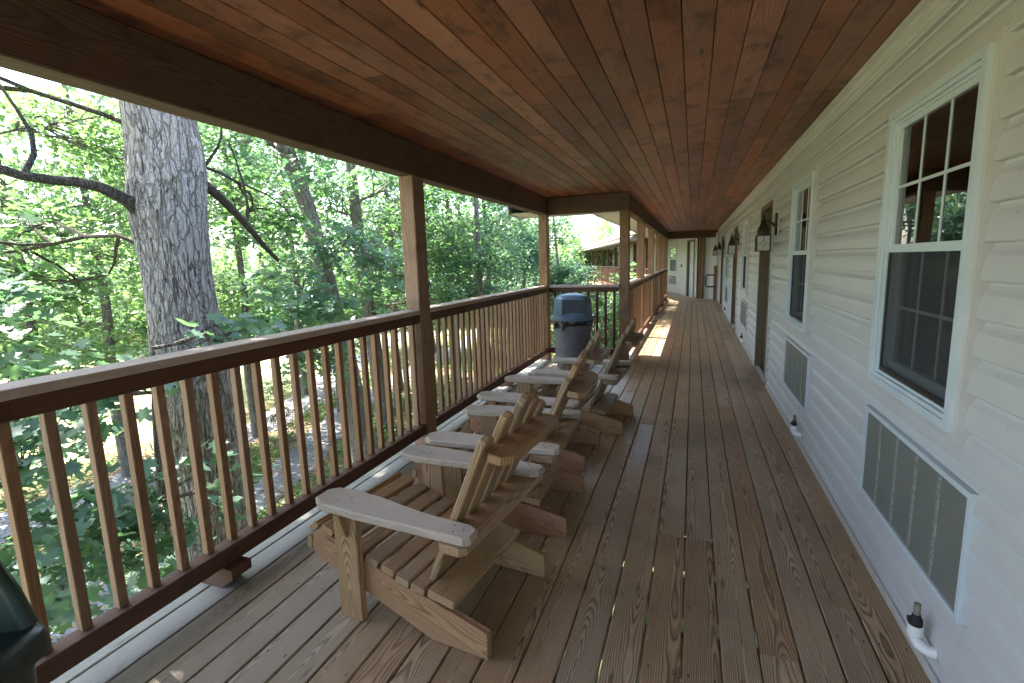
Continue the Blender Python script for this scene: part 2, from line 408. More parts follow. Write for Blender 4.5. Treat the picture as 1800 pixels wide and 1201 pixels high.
# ------------------------------------------------------------------ object helpers
def tag(o, label=None, cat=None, group=None, kind=None):
    if label: o['label'] = label
    if cat: o['category'] = cat
    if group: o['group'] = group
    if kind: o['kind'] = kind
    return o
def empty(name, loc=(0, 0, 0), rz=0.0, **kw):
    o = bpy.data.objects.new(name, None)
    o.location = loc
    o.rotation_euler = (0, 0, rz)
    o.empty_display_size = 0.1
    COL.objects.link(o)
    return tag(o, **kw)
def link(name, me, parent=None, mat=None):
    o = bpy.data.objects.new(name, me)
    COL.objects.link(o)
    if parent is not None:
        o.parent = parent
    if mat is not None and not me.materials:
        me.materials.append(mat)
    return o
def mesh(name, verts, faces, mat=None):
    me = bpy.data.meshes.new(name)
    me.from_pydata([tuple(v) for v in verts], [], faces)
    if mat is not None:
        me.materials.append(mat)
    me.update()
    return me
class MB:
    def __init__(s): s.v = []; s.f = []
    def add(s, v, f):
        n = len(s.v)
        s.v += [tuple(p) for p in v]
        s.f += [[i+n for i in q] for q in f]
        return s
    def box(s, x0, x1, y0, y1, z0, z1, c=0.0):
        if c <= 0:
            v = [(x, y, z) for x in (x0, x1) for y in (y0, y1) for z in (z0, z1)]
            return s.add(v, [(0, 1, 3, 2), (4, 6, 7, 5), (0, 4, 5, 1), (2, 3, 7, 6), (0, 2, 6, 4), (1, 5, 7, 3)])
        dims = (x1-x0, y1-y0, z1-z0)
        a = dims.index(max(dims))
        o = [i for i in range(3) if i != a]
        lo = (x0, y0, z0); hi = (x1, y1, z1)
        b0, b1, d0, d1 = lo[o[0]], hi[o[0]], lo[o[1]], hi[o[1]]
        pr = [(b0+c, d0), (b1-c, d0), (b1, d0+c), (b1, d1-c), (b1-c, d1), (b0+c, d1), (b0, d1-c), (b0, d0+c)]
        v = []
        for e in (lo[a], hi[a]):
            for p in pr:
                q = [0, 0, 0]; q[a] = e; q[o[0]] = p[0]; q[o[1]] = p[1]
                v.append(q)
        f = [[i, (i+1) % 8, 8+(i+1) % 8, 8+i] for i in range(8)] + [list(range(7, -1, -1)), list(range(8, 16))]
        return s.add(v, f)
    def prism(s, poly, lo, hi, axis=2, c=0.0):
        """poly: 2-D outline in the two remaining axes in order; c chamfers the two cap edges"""
        n = len(poly)
        P = np.array(poly, float)
        def put(p, e):
            q = [0, 0, 0]; o = [i for i in range(3) if i != axis]
            q[axis] = e; q[o[0]] = p[0]; q[o[1]] = p[1]
            return q
        if c > 0:
            cen = P.mean(0)
            ins = []
            area = sum(P[i][0]*P[(i+1) % n][1]-P[(i+1) % n][0]*P[i][1] for i in range(n))
            sg = 1 if area > 0 else -1
            for i in range(n):
                d1 = P[i]-P[i-1]; d2 = P[(i+1) % n]-P[i]
                n1 = np.array([-d1[1], d1[0]])/(np.linalg.norm(d1)+1e-9)*sg
                n2 = np.array([-d2[1], d2[0]])/(np.linalg.norm(d2)+1e-9)*sg
                m = n1+n2; m /= (np.dot(m, n1)+1e-9)
                ins.append(P[i]+m*c)
            rings = [(ins, lo), (P, lo+c), (P, hi-c), (ins, hi)]
        else:
            rings = [(P, lo), (P, hi)]
        v = []
        for pts, e in rings:
            v += [put(p, e) for p in pts]
        f = []
        for k in range(len(rings)-1):
            f += [[k*n+i, k*n+(i+1) % n, (k+1)*n+(i+1) % n, (k+1)*n+i] for i in range(n)]
        f += [list(range(n-1, -1, -1)), [(len(rings)-1)*n+i for i in range(n)]]
        return s.add(v, f)
    def tube(s, pts, rad, seg=8, cap=True):
        pts = [Vector(p) for p in pts]
        rad = rad if isinstance(rad, (list, tuple)) else [rad]*len(pts)
        v = []; f = []
        pu = None
        for i, p in enumerate(pts):
            d = (pts[min(i+1, len(pts)-1)]-pts[max(i-1, 0)]).normalized()
            if pu is None:
                pu = d.orthogonal().normalized()
            pu = (pu - d*pu.dot(d)).normalized()
            w = d.cross(pu)
            for k in range(seg):
                a = 2*math.pi*k/seg
                v.append(p + (pu*math.cos(a)+w*math.sin(a))*rad[i])
        for i in range(len(pts)-1):
            for k in range(seg):
                f.append([i*seg+k, i*seg+(k+1) % seg, (i+1)*seg+(k+1) % seg, (i+1)*seg+k])
        if cap:
            f += [list(range(seg-1, -1, -1)), [(len(pts)-1)*seg+k for k in range(seg)]]
        return s.add(v, f)
    def lathe(s, prof, seg=32, cx=0, cy=0):
        v = []; f = []
        for r, z in prof:
            for k in range(seg):
                a = 2*math.pi*k/seg
                v.append((cx+r*math.cos(a), cy+r*math.sin(a), z))
        for i in range(len(prof)-1):
            for k in range(seg):
                f.append([i*seg+k, i*seg+(k+1) % seg, (i+1)*seg+(k+1) % seg, (i+1)*seg+k])
        f += [list(range(seg-1, -1, -1)), [(len(prof)-1)*seg+k for k in range(seg)]]
        return s.add(v, f)
    def build(s, name, mat, parent=None, smooth=False, **kw):
        me = mesh(name, s.v, s.f, mat)
        fix_normals(me)
        if smooth:
            sm(me)
        o = link(name, me, parent)
        return tag(o, **kw)
def sm(me):
    me.polygons.foreach_set('use_smooth', [True]*len(me.polygons))
    try:
        me.set_sharp_from_angle(angle=R(38))
    except Exception:
        pass
def fix_normals(me):
    import bmesh
    b = bmesh.new(); b.from_mesh(me)
    bmesh.ops.recalc_face_normals(b, faces=b.faces)
    b.to_mesh(me); b.free()

_pl = {}
def plank_mesh(w, L, t, c, mat):
    k = (round(w, 4), round(L, 3), round(t, 4), c, mat.name)
    if k not in _pl:
        b = MB().box(-w/2, w/2, -L/2, L/2, -t/2, t/2) if c <= 0 else None
        if b is None:
            b = MB()
            pr = [(-w/2+c, -t/2), (w/2-c, -t/2), (w/2, -t/2+c), (w/2, t/2-c), (w/2-c, t/2), (-w/2+c, t/2), (-w/2, t/2-c), (-w/2, -t/2+c)]
            v = [(p[0], e, p[1]) for e in (-L/2, L/2) for p in pr]
            b.add(v, [[i, 8+i, 8+(i+1) % 8, (i+1) % 8] for i in range(8)] + [list(range(8)), list(range(15, 7, -1))])
        me = mesh('plank', b.v, b.f, mat)
        fix_normals(me)
        _pl[k] = me
    return _pl[k]
def plank(name, p0, p1, w, t, mat, parent=None, upv=(0, 0, 1), c=0.003, **kw):
    """a board from p0 to p1 (centre line); w across, t along upv"""
    p0, p1 = Vector(p0), Vector(p1)
    d = p1-p0
    L = d.length
    d.normalize()
    uz = Vector(upv)
    uz = (uz-d*uz.dot(d)).normalized()
    ux = d.cross(uz)
    o = link(name, plank_mesh(w, L, t, c, mat), parent)
    m = Matrix((ux, d, uz)).transposed().to_4x4()
    m.translation = (p0+p1)/2
    o.matrix_local = m
    return tag(o, **kw)
def children(o): return [c for c in bpy.data.objects if c.parent == o]
def copy_tree(o, parent=None):
    kids = children(o)
    c = o.copy(); COL.objects.link(c)
    if parent is not None: c.parent = parent
    for k in kids: copy_tree(k, c)
    return c

# ================================================================== SETTING
XW = 0.89           # face of the wall
ZC = 2.61           # ceiling
XR = -2.20          # inner face of the near rail
XR2 = -0.93         # inner face of the rail of the narrow part
YJ = 7.93           # where the porch steps in
YE = 20.9

# ---------------- ground
def ground_h(x, y):
    d = np.clip((-x-3.0)/6.0, 0, 1)
    h = -3.5 + 0.12*np.sin(x*0.31+1.3)*np.cos(y*0.23) + 0.06*np.sin(x*1.1+y*0.7) - 0.1*d
    h = h + np.clip((np.hypot(x, y)-60)/60, 0, 1)*2.0
    return h
def nonuni(a, b, n):
    t = np.linspace(-1, 1, n)
    return (a+b)/2 + (b-a)/2*np.sign(t)*np.abs(t)**1.7
gx = nonuni(-150, 130, 130); gy = nonuni(-120, 170, 130)
GX, GY = np.meshgrid(gx, gy, indexing='ij')
GZ = ground_h(GX, GY)
nv = np.stack([GX, GY, GZ], -1).reshape(-1, 3)
fs = []
for i in range(129):
    for j in range(129):
        a = i*130+j
        fs.append((a, a+130, a+131, a+1))
me = mesh('ground', nv, fs, M_['ground'])
sm(me)
tag(link('ground', me), kind='structure')

def ribbon(name, pts, wd, mat, dz=0.03, **kw):
    P = []
    pts = [Vector((p[0], p[1], 0)) for p in pts]
    n = len(pts)
    fine = []
    for i in range(n-1):
        a = pts[max(i-1, 0)]; b = pts[i]; c = pts[i+1]; d = pts[min(i+2, n-1)]
        for k in range(10):
            t = k/10
            fine.append(0.5*((2*b)+(c-a)*t+(2*a-5*b+4*c-d)*t*t+(3*b-a-3*c+d)*t**3))
    fine.append(pts[-1])
    v = []; f = []
    for i, p in enumerate(fine):
        d = (fine[min(i+1, len(fine)-1)]-fine[max(i-1, 0)]).normalized()
        s = Vector((-d.y, d.x, 0))
        w = wd*(1+0.07*math.sin(i*0.9)+0.05*math.sin(i*2.3))/2
        for k in range(7):
            q = p+s*w*(k/3-1)
            edge = -0.035 if k in (0, 6) else 0
            v.append((q.x, q.y, float(ground_h(q.x, q.y))+dz+edge))
    for i in range(len(fine)-1):
        for k in range(6):
            f.append((i*7+k, i*7+k+1, (i+1)*7+k+1, (i+1)*7+k))
    me = mesh(name, v, f, mat); sm(me)
    return tag(link(name, me), **kw)
ribbon('path', [(-7.6, -8), (-8.6, 0), (-9.0, 4.2), (-9.0, 6.3), (-9.5, 9), (-10.6, 12), (-12, 15.5), (-13, 20), (-14, 28), (-17, 42)], 1.15, M_['asphalt'], 0.04, kind='structure')
ribbon('drive', [(-14.5, -4), (-13.4, 6), (-13.3, 11), (-14.5, 15.5), (-16.5, 20), (-19, 27), (-23, 40)], 1.8, M_['asphalt'], 0.04, kind='structure')

# ---------------- deck
deck = empty('porch_deck', (0, 0, 0), kind='structure')
BT = 0.036
edges = [-2.452, -2.306]
x = -2.306
while x < -0.1:
    x += 0.1535
    edges.append(x)
while x < 0.80:
    x += 0.148
    edges.append(min(x, XW-0.006))
edges = [e for e in edges]
for i in range(len(edges)-1):
    a, b = edges[i]+0.0042, edges[i+1]-0.0042
    if b-a < 0.05: continue
    w = b-a
    cx = (a+b)/2
    mat = M_['deck_grey'] if cx < -2.14 else (M_['deck_mid'] if cx < -1.35 else M_['deck'])
    y = -3.2 - random.random()*2
    ends = []
    inner = cx > -1.02
    y1 = YJ+0.10
    cuts = []
    yy = y
    while yy < y1-0.7:
        yy2 = yy + random.choice([2.44, 3.05, 3.66, 3.66, 4.88])
        yy2 = round(yy2/0.4064)*0.4064
        if yy2 > y1-0.9: yy2 = y1
        cuts.append((yy, yy2)); yy = yy2
    if inner:
        yl = cuts.pop()[0] if random.random() < 0.5 else y1
        cuts.append((yl, 10.51)); 
        for q in ((10.51, 13.2), (13.2, 15.9), (15.9, 18.6), (18.6, 19.42)):
            cuts.append(q)
    for (p, q) in cuts:
        if q-p < 0.1: continue
        dz = random.uniform(-0.0012, 0.0012)
        plank('deck_board', (cx+random.uniform(-.001, .001), p+0.0015, -BT/2+dz), (cx, q-0.0015, -BT/2+dz), w, BT, mat, deck, c=0.004)
plank('deck_board', (-1.085, YJ+0.115, -BT/2), (-1.085, 19.42, -BT/2), 0.10, BT, M_['deck_grey'], deck, c=0.004)
# joists and rim under the boards
jb = MB()
y = -4.0
while y < 19.5:
    x0 = -2.44 if y < YJ else -1.12
    jb.box(x0, XW-0.02, y-0.019, y+0.019, -0.24, -BT-0.0025)
    y += 0.4064
jb.build('joist', M_['rail'], deck, kind='stuff')
fb = MB().box(-2.49, -2.452, -4.2, YJ+0.14, -0.26, -0.006)
fb.build('rim_board', M_['rail'], deck)
MB().box(-1.175, -1.137, YJ+0.18, 19.42, -0.26, -0.006).build('rim_board', M_['rail'], deck)

# ---------------- ceiling
ceil = empty('porch_ceiling', (0, 0, 0), kind='structure')
pitch = 0.1365
k = 0
x1 = XW-0.004
while x1 > XR-0.1:
    x0 = x1-pitch
    cx = (x0+x1)/2
    y = -3.5-random.random()*1.5
    yend = YE if cx > XR2-0.05 else YJ
    while y < yend-0.05:
        L = random.choice([1.1, 1.6, 1.9, 2.4, 2.4, 3.1])+random.uniform(-0.2, 0.2)
        if y > 9: L *= 1.5
        y2 = min(y+L, yend)
        if yend-y2 < 0.4: y2 = yend
        dz = random.uniform(0, 0.0015)
        plank('ceiling_board', (cx, y+0.0012, ZC+0.009+dz), (cx, y2-0.0012, ZC+0.009+dz), pitch-0.0035, 0.018, M_['ceil'], ceil, upv=(0, 0, -1), c=0.0035)
        y = y2
    x1 = x0
MB().box(-2.45, XW-0.02, -5, YJ+0.16, ZC+0.022, ZC+0.04).box(-1.2, XW-0.02, YJ+0.16, YE+0.2, ZC+0.022, ZC+0.04).build('ceiling_backing', M_['dark'], ceil)

# ---------------- building
bld = empty('motel_building', (4, 6, 0), label='long building clad in pale vinyl clapboard siding along the right of the porch', cat='building')
def bpart(mb, name, mat, parent=None, **kw):
    o = mb.build(name, mat, None, **kw)
    p = parent if parent is not None else bld
    o.parent = p
    base = Vector((0, 0, 0))
    q = p
    while q is not None:
        base += Vector(q.location); q = q.parent
    o.location = -base
    return o
def recenter(o, parent):
    """move an object's origin to its middle, keeping it where it stands"""
    me = o.data
    c = sum((Vector(v.co) for v in me.vertices), Vector())/len(me.vertices)
    me.transform(Matrix.Translation(-c))
    o.location = Vector(o.location)+c

wins = [(2.09, 2.975), (4.575, 5.46), (9.45, 10.33), (14.52, 15.40)]
grls = [(1.94, 3.01), (4.42, 5.47), (9.33, 10.40), (14.4, 15.47)]
doors = [(6.74, 7.84), (11.6, 12.72), (16.85, 17.95)]
WZ = (0.955, 2.25); GZr = (0.345, 0.812); DZ = (-0.02, 2.27)
blocks = [(a, b, WZ) for a, b in wins] + [(a, b, GZr) for a, b in grls] + [(a, b, DZ) for a, b in doors]
E_ = 0.1255
z0 = 1.123-E_*9 - 0.004
def course_prof(za, zb, z0c):
    """profile points (x, z) of one clapboard between za and zb"""
    def xo(z):
        t = (z-z0c)/E_
        P_ = ((0, -0.029), (0.06, -0.032), (0.45, -0.0265), (0.66, -0.0205), (0.80, -0.0085), (0.90, -0.0030), (1.0, -0.0025))
        for (a_, b_), (c_, d_) in zip(P_[:-1], P_[1:]):
            if t <= c_+1e-6: return b_+(d_-b_)*max(0, t-a_)/(c_-a_)
        return -0.0025
    zs = [za, za+0.004] + [z0c+E_*f for f in (0.06, 0.45, 0.66, 0.80, 0.90) if za+0.005 < z0c+E_*f < zb-0.002] + [zb]
    return [(xo(z) + (0.003 if i == 0 and za == z0c else 0), z) for i, z in enumerate(zs)]
def make_siding(root, blocks, ystart, yend, zlow, ztop, face=XW, name='siding_board'):
    zc = z0
    while zc > zlow: zc -= E_
    while zc < ztop:
        zt = zc+E_
        ys = sorted(set([ystart, yend]+[v for b in blocks for v in b[:2] if ystart < v < yend]))
        segs = []
        for i in range(len(ys)-1):
            a, b = ys[i], ys[i+1]
            m = (a+b)/2
            free = [(max(zc, zlow), min(zt, ztop))]
            for (ba, bb, (bz0, bz1)) in blocks:
                if ba < m < bb:
                    nf = []
                    for (p, q) in free:
                        if bz1 <= p or bz0 >= q: nf.append((p, q)); continue
                        if bz0 > p: nf.append((p, bz0))
                        if bz1 < q: nf.append((bz1, q))
                    free = nf
            free = [f for f in free if f[1]-f[0] > 0.008]
            if segs and segs[-1][2] == free: segs[-1][1] = b
            else: segs.append([a, b, free])
        for a, b, free in segs:
            for (p, q) in free:
                # long runs are lapped from shorter lengths
                cuts = [a]
                while b-cuts[-1] > 4.8:
                    cuts.append(cuts[-1]+random.uniform(2.6, 4.2))
                cuts.append(b)
                for s0, s1 in zip(cuts[:-1], cuts[1:]):
                    pr = course_prof(p, q, zc)
                    poly = [(face+0.026+x_, z_) for x_, z_ in pr] + [(face+0.038, q), (face+0.038, p)]
                    o = MB().prism(poly, s0+0.0005, s1-0.0005, axis=1).build(name, M_['siding'], None)
                    recenter(o, root)
                    o.parent = root
                    o.location = Vector(o.location)-Vector(root.location)
        zc = zt
sblocks = [(a-0.0235, b+0.0235, (z[0]-(0.0235 if z[0] > 0 else 0), z[1]+0.026)) for a, b, z in blocks if z != GZr]+[(a-0.0015, b+0.0015, (z[0]-0.0015, z[1]+0.0015)) for a, b, z in blocks if z == GZr]
make_siding(bld, sblocks, -4.0, YE, 0.045, 2.52)
# body of the building behind the siding, with real openings left for windows and doors
bm_ = MB()
ys = sorted(set([-4.2, YE-0.01]+[v for b in blocks for v in b[:2]]))
for i in range(len(ys)-1):
    a, b = ys[i], ys[i+1]; m = (a+b)/2
    free = [(-3.6, 2.70)]
    for (ba, bb, (bz0, bz1)) in blocks:
        if ba < m < bb and (bz0, bz1) != GZr:
            nf = []
            for (p, q) in free:
                if bz1 <= p or bz0 >= q: nf.append((p, q)); continue
                if bz0 > p: nf.append((p, bz0))
                if bz1 < q: nf.append((bz1, q))
            free = nf
    for p, q in free:
        bm_.box(XW+0.0385, XW+0.16, a, b, p, q)
bpart(bm_, 'wall', M_['flange'])
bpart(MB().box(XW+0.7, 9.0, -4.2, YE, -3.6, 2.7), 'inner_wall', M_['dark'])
bpart(MB().box(XW-0.010, XW+0.037, -4.0, YE, 0.0, 0.042), 'base_trim', M_['flange'])
# crown: frieze trim where the wall meets the ceiling
pr = [(XW+0.037, 2.52), (XW-0.006, 2.52), (XW-0.016, 2.532), (XW-0.012, 2.55), (XW-0.026, 2.562), (XW-0.024, 2.578), (XW-0.042, 2.586), (XW-0.042, 2.607), (XW+0.037, 2.607)]
bpart(MB().prism(pr, -4.0, YE-0.12, axis=1), 'crown_trim', M_['flange'])

def make_window(a, b, ztop=2.25, zbot=0.955, detail=True):
    """double-hung window with grilles between the panes; lower half screened"""
    f = MB()
    zm = 1.615
    # J-channel
    for (p, q, r, s) in ((a-0.022, a+0.012, zbot-0.022, ztop+0.022), (b-0.012, b+0.022, zbot-0.022, ztop+0.022)):
        f.box(XW-0.020, XW+0.038, p, q, r, s)
    f.box(XW-0.020, XW+0.038, a+0.012, b-0.012, zbot-0.022, zbot+0.012)
    f.box(XW-0.020, XW+0.038, a+0.012, b-0.012, ztop-0.012, ztop+0.022)
    w = bpart(f, 'window', M_['flange'])
    # vinyl casing in two steps
    c = MB()
    for d0, d1, xo in ((0.012, 0.044, 0.036), (0.044, 0.060, 0.026), (0.060, 0.072, 0.012)):
        c.box(XW-xo, XW+0.07, a+d0, a+d1, zbot+d0, ztop-d0, 0)
        c.box(XW-xo, XW+0.07, b-d1, b-d0, zbot+d0, ztop-d0, 0)
        c.box(XW-xo, XW+0.07, a+d1, b-d1, zbot+d0, zbot+d1, 0)
        c.box(XW-xo, XW+0.07, a+d1, b-d1, ztop-d1, ztop-d0, 0)
    bpart(c, 'casing', M_['trim'], w)
    ia, ib = a+0.072, b-0.072
    s = MB()
    xs = XW-0.006
    s.box(xs, xs+0.03, ia, ib, zm-0.018, zm+0.018)
    s.box(xs+0.002, xs+0.03, ia, ia+0.022, zm+0.018, ztop-0.072)
    s.box(xs+0.002, xs+0.03, ib-0.022, ib, zm+0.018, ztop-0.072)
    s.box(xs+0.002, xs+0.03, ia+0.022, ib-0.022, ztop-0.096, ztop-0.072)
    x2 = xs+0.034
    s.box(x2, x2+0.03, ia, ia+0.03, zbot+0.072, zm-0.018)
    s.box(x2, x2+0.03, ib-0.03, ib, zbot+0.072, zm-0.018)
    s.box(x2, x2+0.03, ia+0.03, ib-0.03, zbot+0.072, zbot+0.125)
    bpart(s, 'sash', M_['trim'], w)
    ua, ub, uz0, uz1 = ia+0.022, ib-0.022, zm+0.018, ztop-0.096
    la, lb, lz0, lz1 = ia+0.03, ib-0.03, zbot+0.125, zm-0.018
    for (pa, pb, pz0, pz1, px) in ((ua, ub, uz0, uz1, xs+0.012), (la, lb, lz0, lz1, x2+0.012)):
        g1, g2 = pa+(pb-pa)/3, pa+(pb-pa)*2/3
        gm = (pz0+pz1)/2
        mu = MB()
        t = 0.0065
        mu.box(px-0.004, px-0.0005, g1-t, g1+t, pz0, pz1)
        mu.box(px-0.004, px-0.0005, g2-t, g2+t, pz0, pz1)
        for (s0, s1) in ((pa, g1-t), (g1+t, g2-t), (g2+t, pb)):
            mu.box(px-0.0042, px-0.0007, s0, s1, gm-t, gm+t)
        bpart(mu, 'muntin', M_['trim'], w)
        for (s0, s1) in ((pa, g1), (g1, g2), (g2, pb)):
            for (t0, t1) in ((pz0, gm), (gm, pz1)):
                pg = MB().box(px, px+0.004, s0, s1, t0, t1)
                bpart(pg, 'pane', M_['glass'], w)
    sc = MB().box(xs+0.004, xs+0.005, ia+0.012, ib-0.012, zbot+0.09, zm-0.018)
    bpart(sc, 'screen', M_['screen'], w)
    sf = MB()
    for q in ((ia, ia+0.012, zbot+0.072, zm-0.018), (ib-0.012, ib, zbot+0.072, zm-0.018)):
        sf.box(xs, xs+0.010, *q)
    sf.box(xs, xs+0.010, ia+0.012, ib-0.012, zbot+0.072, zbot+0.09)
    bpart(sf, 'screen_frame', M_['metal_black'], w)
    # room behind: side reveals and a curtain
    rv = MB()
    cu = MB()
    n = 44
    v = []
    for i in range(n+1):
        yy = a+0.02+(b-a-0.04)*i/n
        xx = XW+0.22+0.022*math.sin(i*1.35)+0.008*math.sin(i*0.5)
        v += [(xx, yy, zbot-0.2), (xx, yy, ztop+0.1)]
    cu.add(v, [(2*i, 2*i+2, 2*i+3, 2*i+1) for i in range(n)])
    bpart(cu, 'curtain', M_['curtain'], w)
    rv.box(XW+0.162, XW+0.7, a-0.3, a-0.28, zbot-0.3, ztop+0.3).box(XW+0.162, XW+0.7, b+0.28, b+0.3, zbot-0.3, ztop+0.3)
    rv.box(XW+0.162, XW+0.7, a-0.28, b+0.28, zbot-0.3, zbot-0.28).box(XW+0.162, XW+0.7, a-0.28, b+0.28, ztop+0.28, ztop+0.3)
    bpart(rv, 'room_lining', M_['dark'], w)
    return w
for a, b in wins:
    make_window(a, b)

def make_grille(a, b):
    za, zb = GZr
    f = MB()
    f.box(XW-0.018, XW+0.037, a, a+0.018, za, zb)
    f.box(XW-0.018, XW+0.037, b-0.018, b, za, zb)
    f.box(XW-0.019, XW+0.037, a+0.018, b-0.018, zb-0.022, zb)
    f.box(XW-0.016, XW+0.037, a+0.018, b-0.018, za, za+0.02)
    w = bpart(f, 'air_conditioner_grille', M_['trim'])
    n = 5
    ia, ib = a+0.018, b-0.018
    for i in range(n):
        p = ia+(ib-ia)*i/n; q = ia+(ib-ia)*(i+1)/n
        o = MB().box(XW-0.008, XW+0.030, p+0.0015, q-0.0015, za+0.02, zb-0.022).build('grille_panel', M_['grille'], None)
        recenter(o, w)
        o.parent = w; o.location = Vector(o.location)
        if i:
            s = MB()
            s.box(XW-0.012, XW-0.008, p-0.004, p-0.0015, za+0.02, zb-0.022).box(XW-0.012, XW-0.008, p+0.0015, p+0.004, za+0.02, zb-0.022)
            z = za+0.03
            while z < zb-0.04:
                s.box(XW-0.0155, XW-0.0122, p-0.009, p+0.009, z, z+0.004)
                z += 0.0115
            so_ = s.build('seam', M_['seam'], None)
            so_.parent = w
        # w carries world-space mesh coordinates, so children keep theirs
    return w
for a, b in grls:
    make_grille(a, b)

def make_door(a, b):
    f = MB()
    zt = 2.25
    f.box(XW-0.022, XW+0.13, a-0.0, a+0.055, 0.0, zt)
    f.box(XW-0.022, XW+0.13, b-0.055, b, 0.0, zt)
    f.box(XW-0.022, XW+0.13, a+0.055, b-0.055, zt-0.06, zt)
    f.box(XW-0.012, XW+0.13, a+0.055, b-0.055, 0.0, 0.02)
    w = bpart(f, 'door_frame', M_['door_trim'])
    jf = MB()
    jf.box(XW-0.020, XW+0.037, a-0.028, a-0.002, 0.045, zt+0.027).box(XW-0.020, XW+0.037, b+0.002, b+0.028, 0.045, zt+0.027).box(XW-0.020, XW+0.037, a-0.002, b+0.002, zt+0.003, zt+0.027)
    bpart(jf, 'channel_trim', M_['flange'], w)
    d = MB().box(XW+0.075, XW+0.115, a+0.057, b-0.057, 0.022, zt-0.062)
    for (p, q) in ((a+0.2, (a+b)/2-0.06), ((a+b)/2+0.06, b-0.2)):
        for (r, s) in ((0.2, 0.9), (1.1, 1.95)):
            d.box(XW+0.068, XW+0.0752, p, q, r, s, 0)
    bpart(d, 'door', M_['door'], w)
    h = MB().tube([(XW+0.0755, a+0.14, 1.0), (XW+0.03, a+0.14, 1.0)], 0.011, 10)
    h.tube([(XW+0.036, a+0.14, 1.0), (XW+0.034, a+0.25, 1.0)], [0.010, 0.008], 10)
    bpart(h, 'door_handle', M_['metal_black'], w, smooth=True)
    return w
for a, b in doors:
    make_door(a, b)

# roof and eaves over the porch
rf = MB()
rf.box(-2.90, 9.5, -5.2, 8.75, 2.68, 2.76).box(-1.62, 9.5, 8.75, YE+2.2, 2.68, 2.76)
bpart(rf, 'roof', M_['shingle'])
fa = MB()
fa.box(-2.93, -2.90, -5.2, 8.0, 2.55, 2.78).box(-2.93, -2.90, 8.0, 8.78, 2.38, 2.78).box(-2.90, -1.65, 8.75, 8.78, 2.38, 2.78).box(-1.65, -1.62, 8.75, YE+0.6, 2.38, 2.78)
bpart(fa, 'fascia', M_['trim'])
def soffit_strip(x0, x1, y0, y1, along, zs=2.40):
    """vented soffit laid in narrow panels"""
    n = int(round(((y1-y0) if along == 'y' else (x1-x0))/0.15))
    for i in range(n):
        s = MB()
        if along == 'y':
            p, q = y0+(y1-y0)*i/n, y0+(y1-y0)*(i+1)/n
            s.box(x0, x1, p+0.003, q-0.003, zs, zs+0.012)
        else:
            p, q = x0+(x1-x0)*i/n, x0+(x1-x0)*(i+1)/n
            s.box(p+0.003, q-0.003, y0, y1, zs, zs+0.012)
        bpart(s, 'soffit_panel', M_['soffit'])
soffit_strip(-2.90, -2.36, -4.0, 8.0, 'y', 2.56)
soffit_strip(-2.90, -1.7, YJ+0.16, 8.75, 'x')
soffit_strip(-1.62, -1.085, 8.78, YE, 'y')
bpart(MB().box(-2.9, -2.36, -4, 8.1, 2.58, 2.585).box(-2.9, -1.65, 8.09, 8.75, 2.42, 2.425).box(-1.65, -1.09, 8.1, YE, 2.42, 2.425), 'soffit_backing', M_['dark'])

# ---------------- beams
b1 = plank('porch_beam', (XR-0.07, -4.2, 2.475), (XR-0.07, YJ-0.001, 2.475), 0.27, 0.14, M_['beam'], upv=(1, 0, 0), c=0.006,
      label='long dark timber beam above the near railing, running from the left edge to the inner corner', cat='beam')
b2 = plank('porch_beam', (XR-0.14, YJ+0.07, 2.475), (XR2+0.001, YJ+0.07, 2.475), 0.27, 0.14, M_['beam'], upv=(0, 1, 0), c=0.006,
      label='short cross beam above the trash can at the inner corner of the porch', cat='beam')
b3 = plank('porch_beam', (XR2-0.07, YJ+0.1415, 2.475), (XR2-0.07, YE, 2.475), 0.27, 0.14, M_['beam'], upv=(1, 0, 0), c=0.006,
      label='beam over the far narrow part of the porch, on the row of far posts', cat='beam')
b4 = plank('porch_beam', (XR2+0.002, 20.82, 2.475), (XW-0.03, 20.82, 2.475), 0.27, 0.14, M_['beam'], upv=(0, 1, 0), c=0.006,
      label='dark beam across the far end of the porch ceiling', cat='beam')

# ---------------- posts
def post(x0, x1, y0, y1, label, zt=2.34, mat=None):
    o = plank('porch_post', ((x0+x1)/2, (y0+y1)/2, 0.001), ((x0+x1)/2, (y0+y1)/2, zt-0.0005), x1-x0, y1-y0, mat or M_['post'], upv=(0, 1, 0), c=0.007,
              label=label, cat='post', group='square timber posts along the porch edge')
    return o
post(XR-0.135, XR, 3.77, 3.955, 'square timber post in the middle of the near railing, beside the third armchair')
post(XR-0.135, XR, YJ-0.1, YJ+0.06, 'corner post at the left of the trash can where the railing turns')
post(XR2-0.145, XR2, YJ+0.01, YJ+0.175, 'dark post right of the trash can where the porch narrows')
far_lab = ['first post after the inner corner, beside the start of the sun strip', 'second post after the inner corner, in the far railing',
           'third post after the inner corner, in the far railing', 'fourth post after the inner corner in the far railing', 'last post of the far railing, at the end of the porch']
fy = [10.5, 13.2, 15.9, 18.45, 20.6]
for y, l in zip(fy, far_lab):
    post(XR2-0.145, XR2, y, y+0.15, l)
post(XR-0.135, XR, -0.42, -0.25, 'timber post of the near railing behind the dark green bin, out of frame')

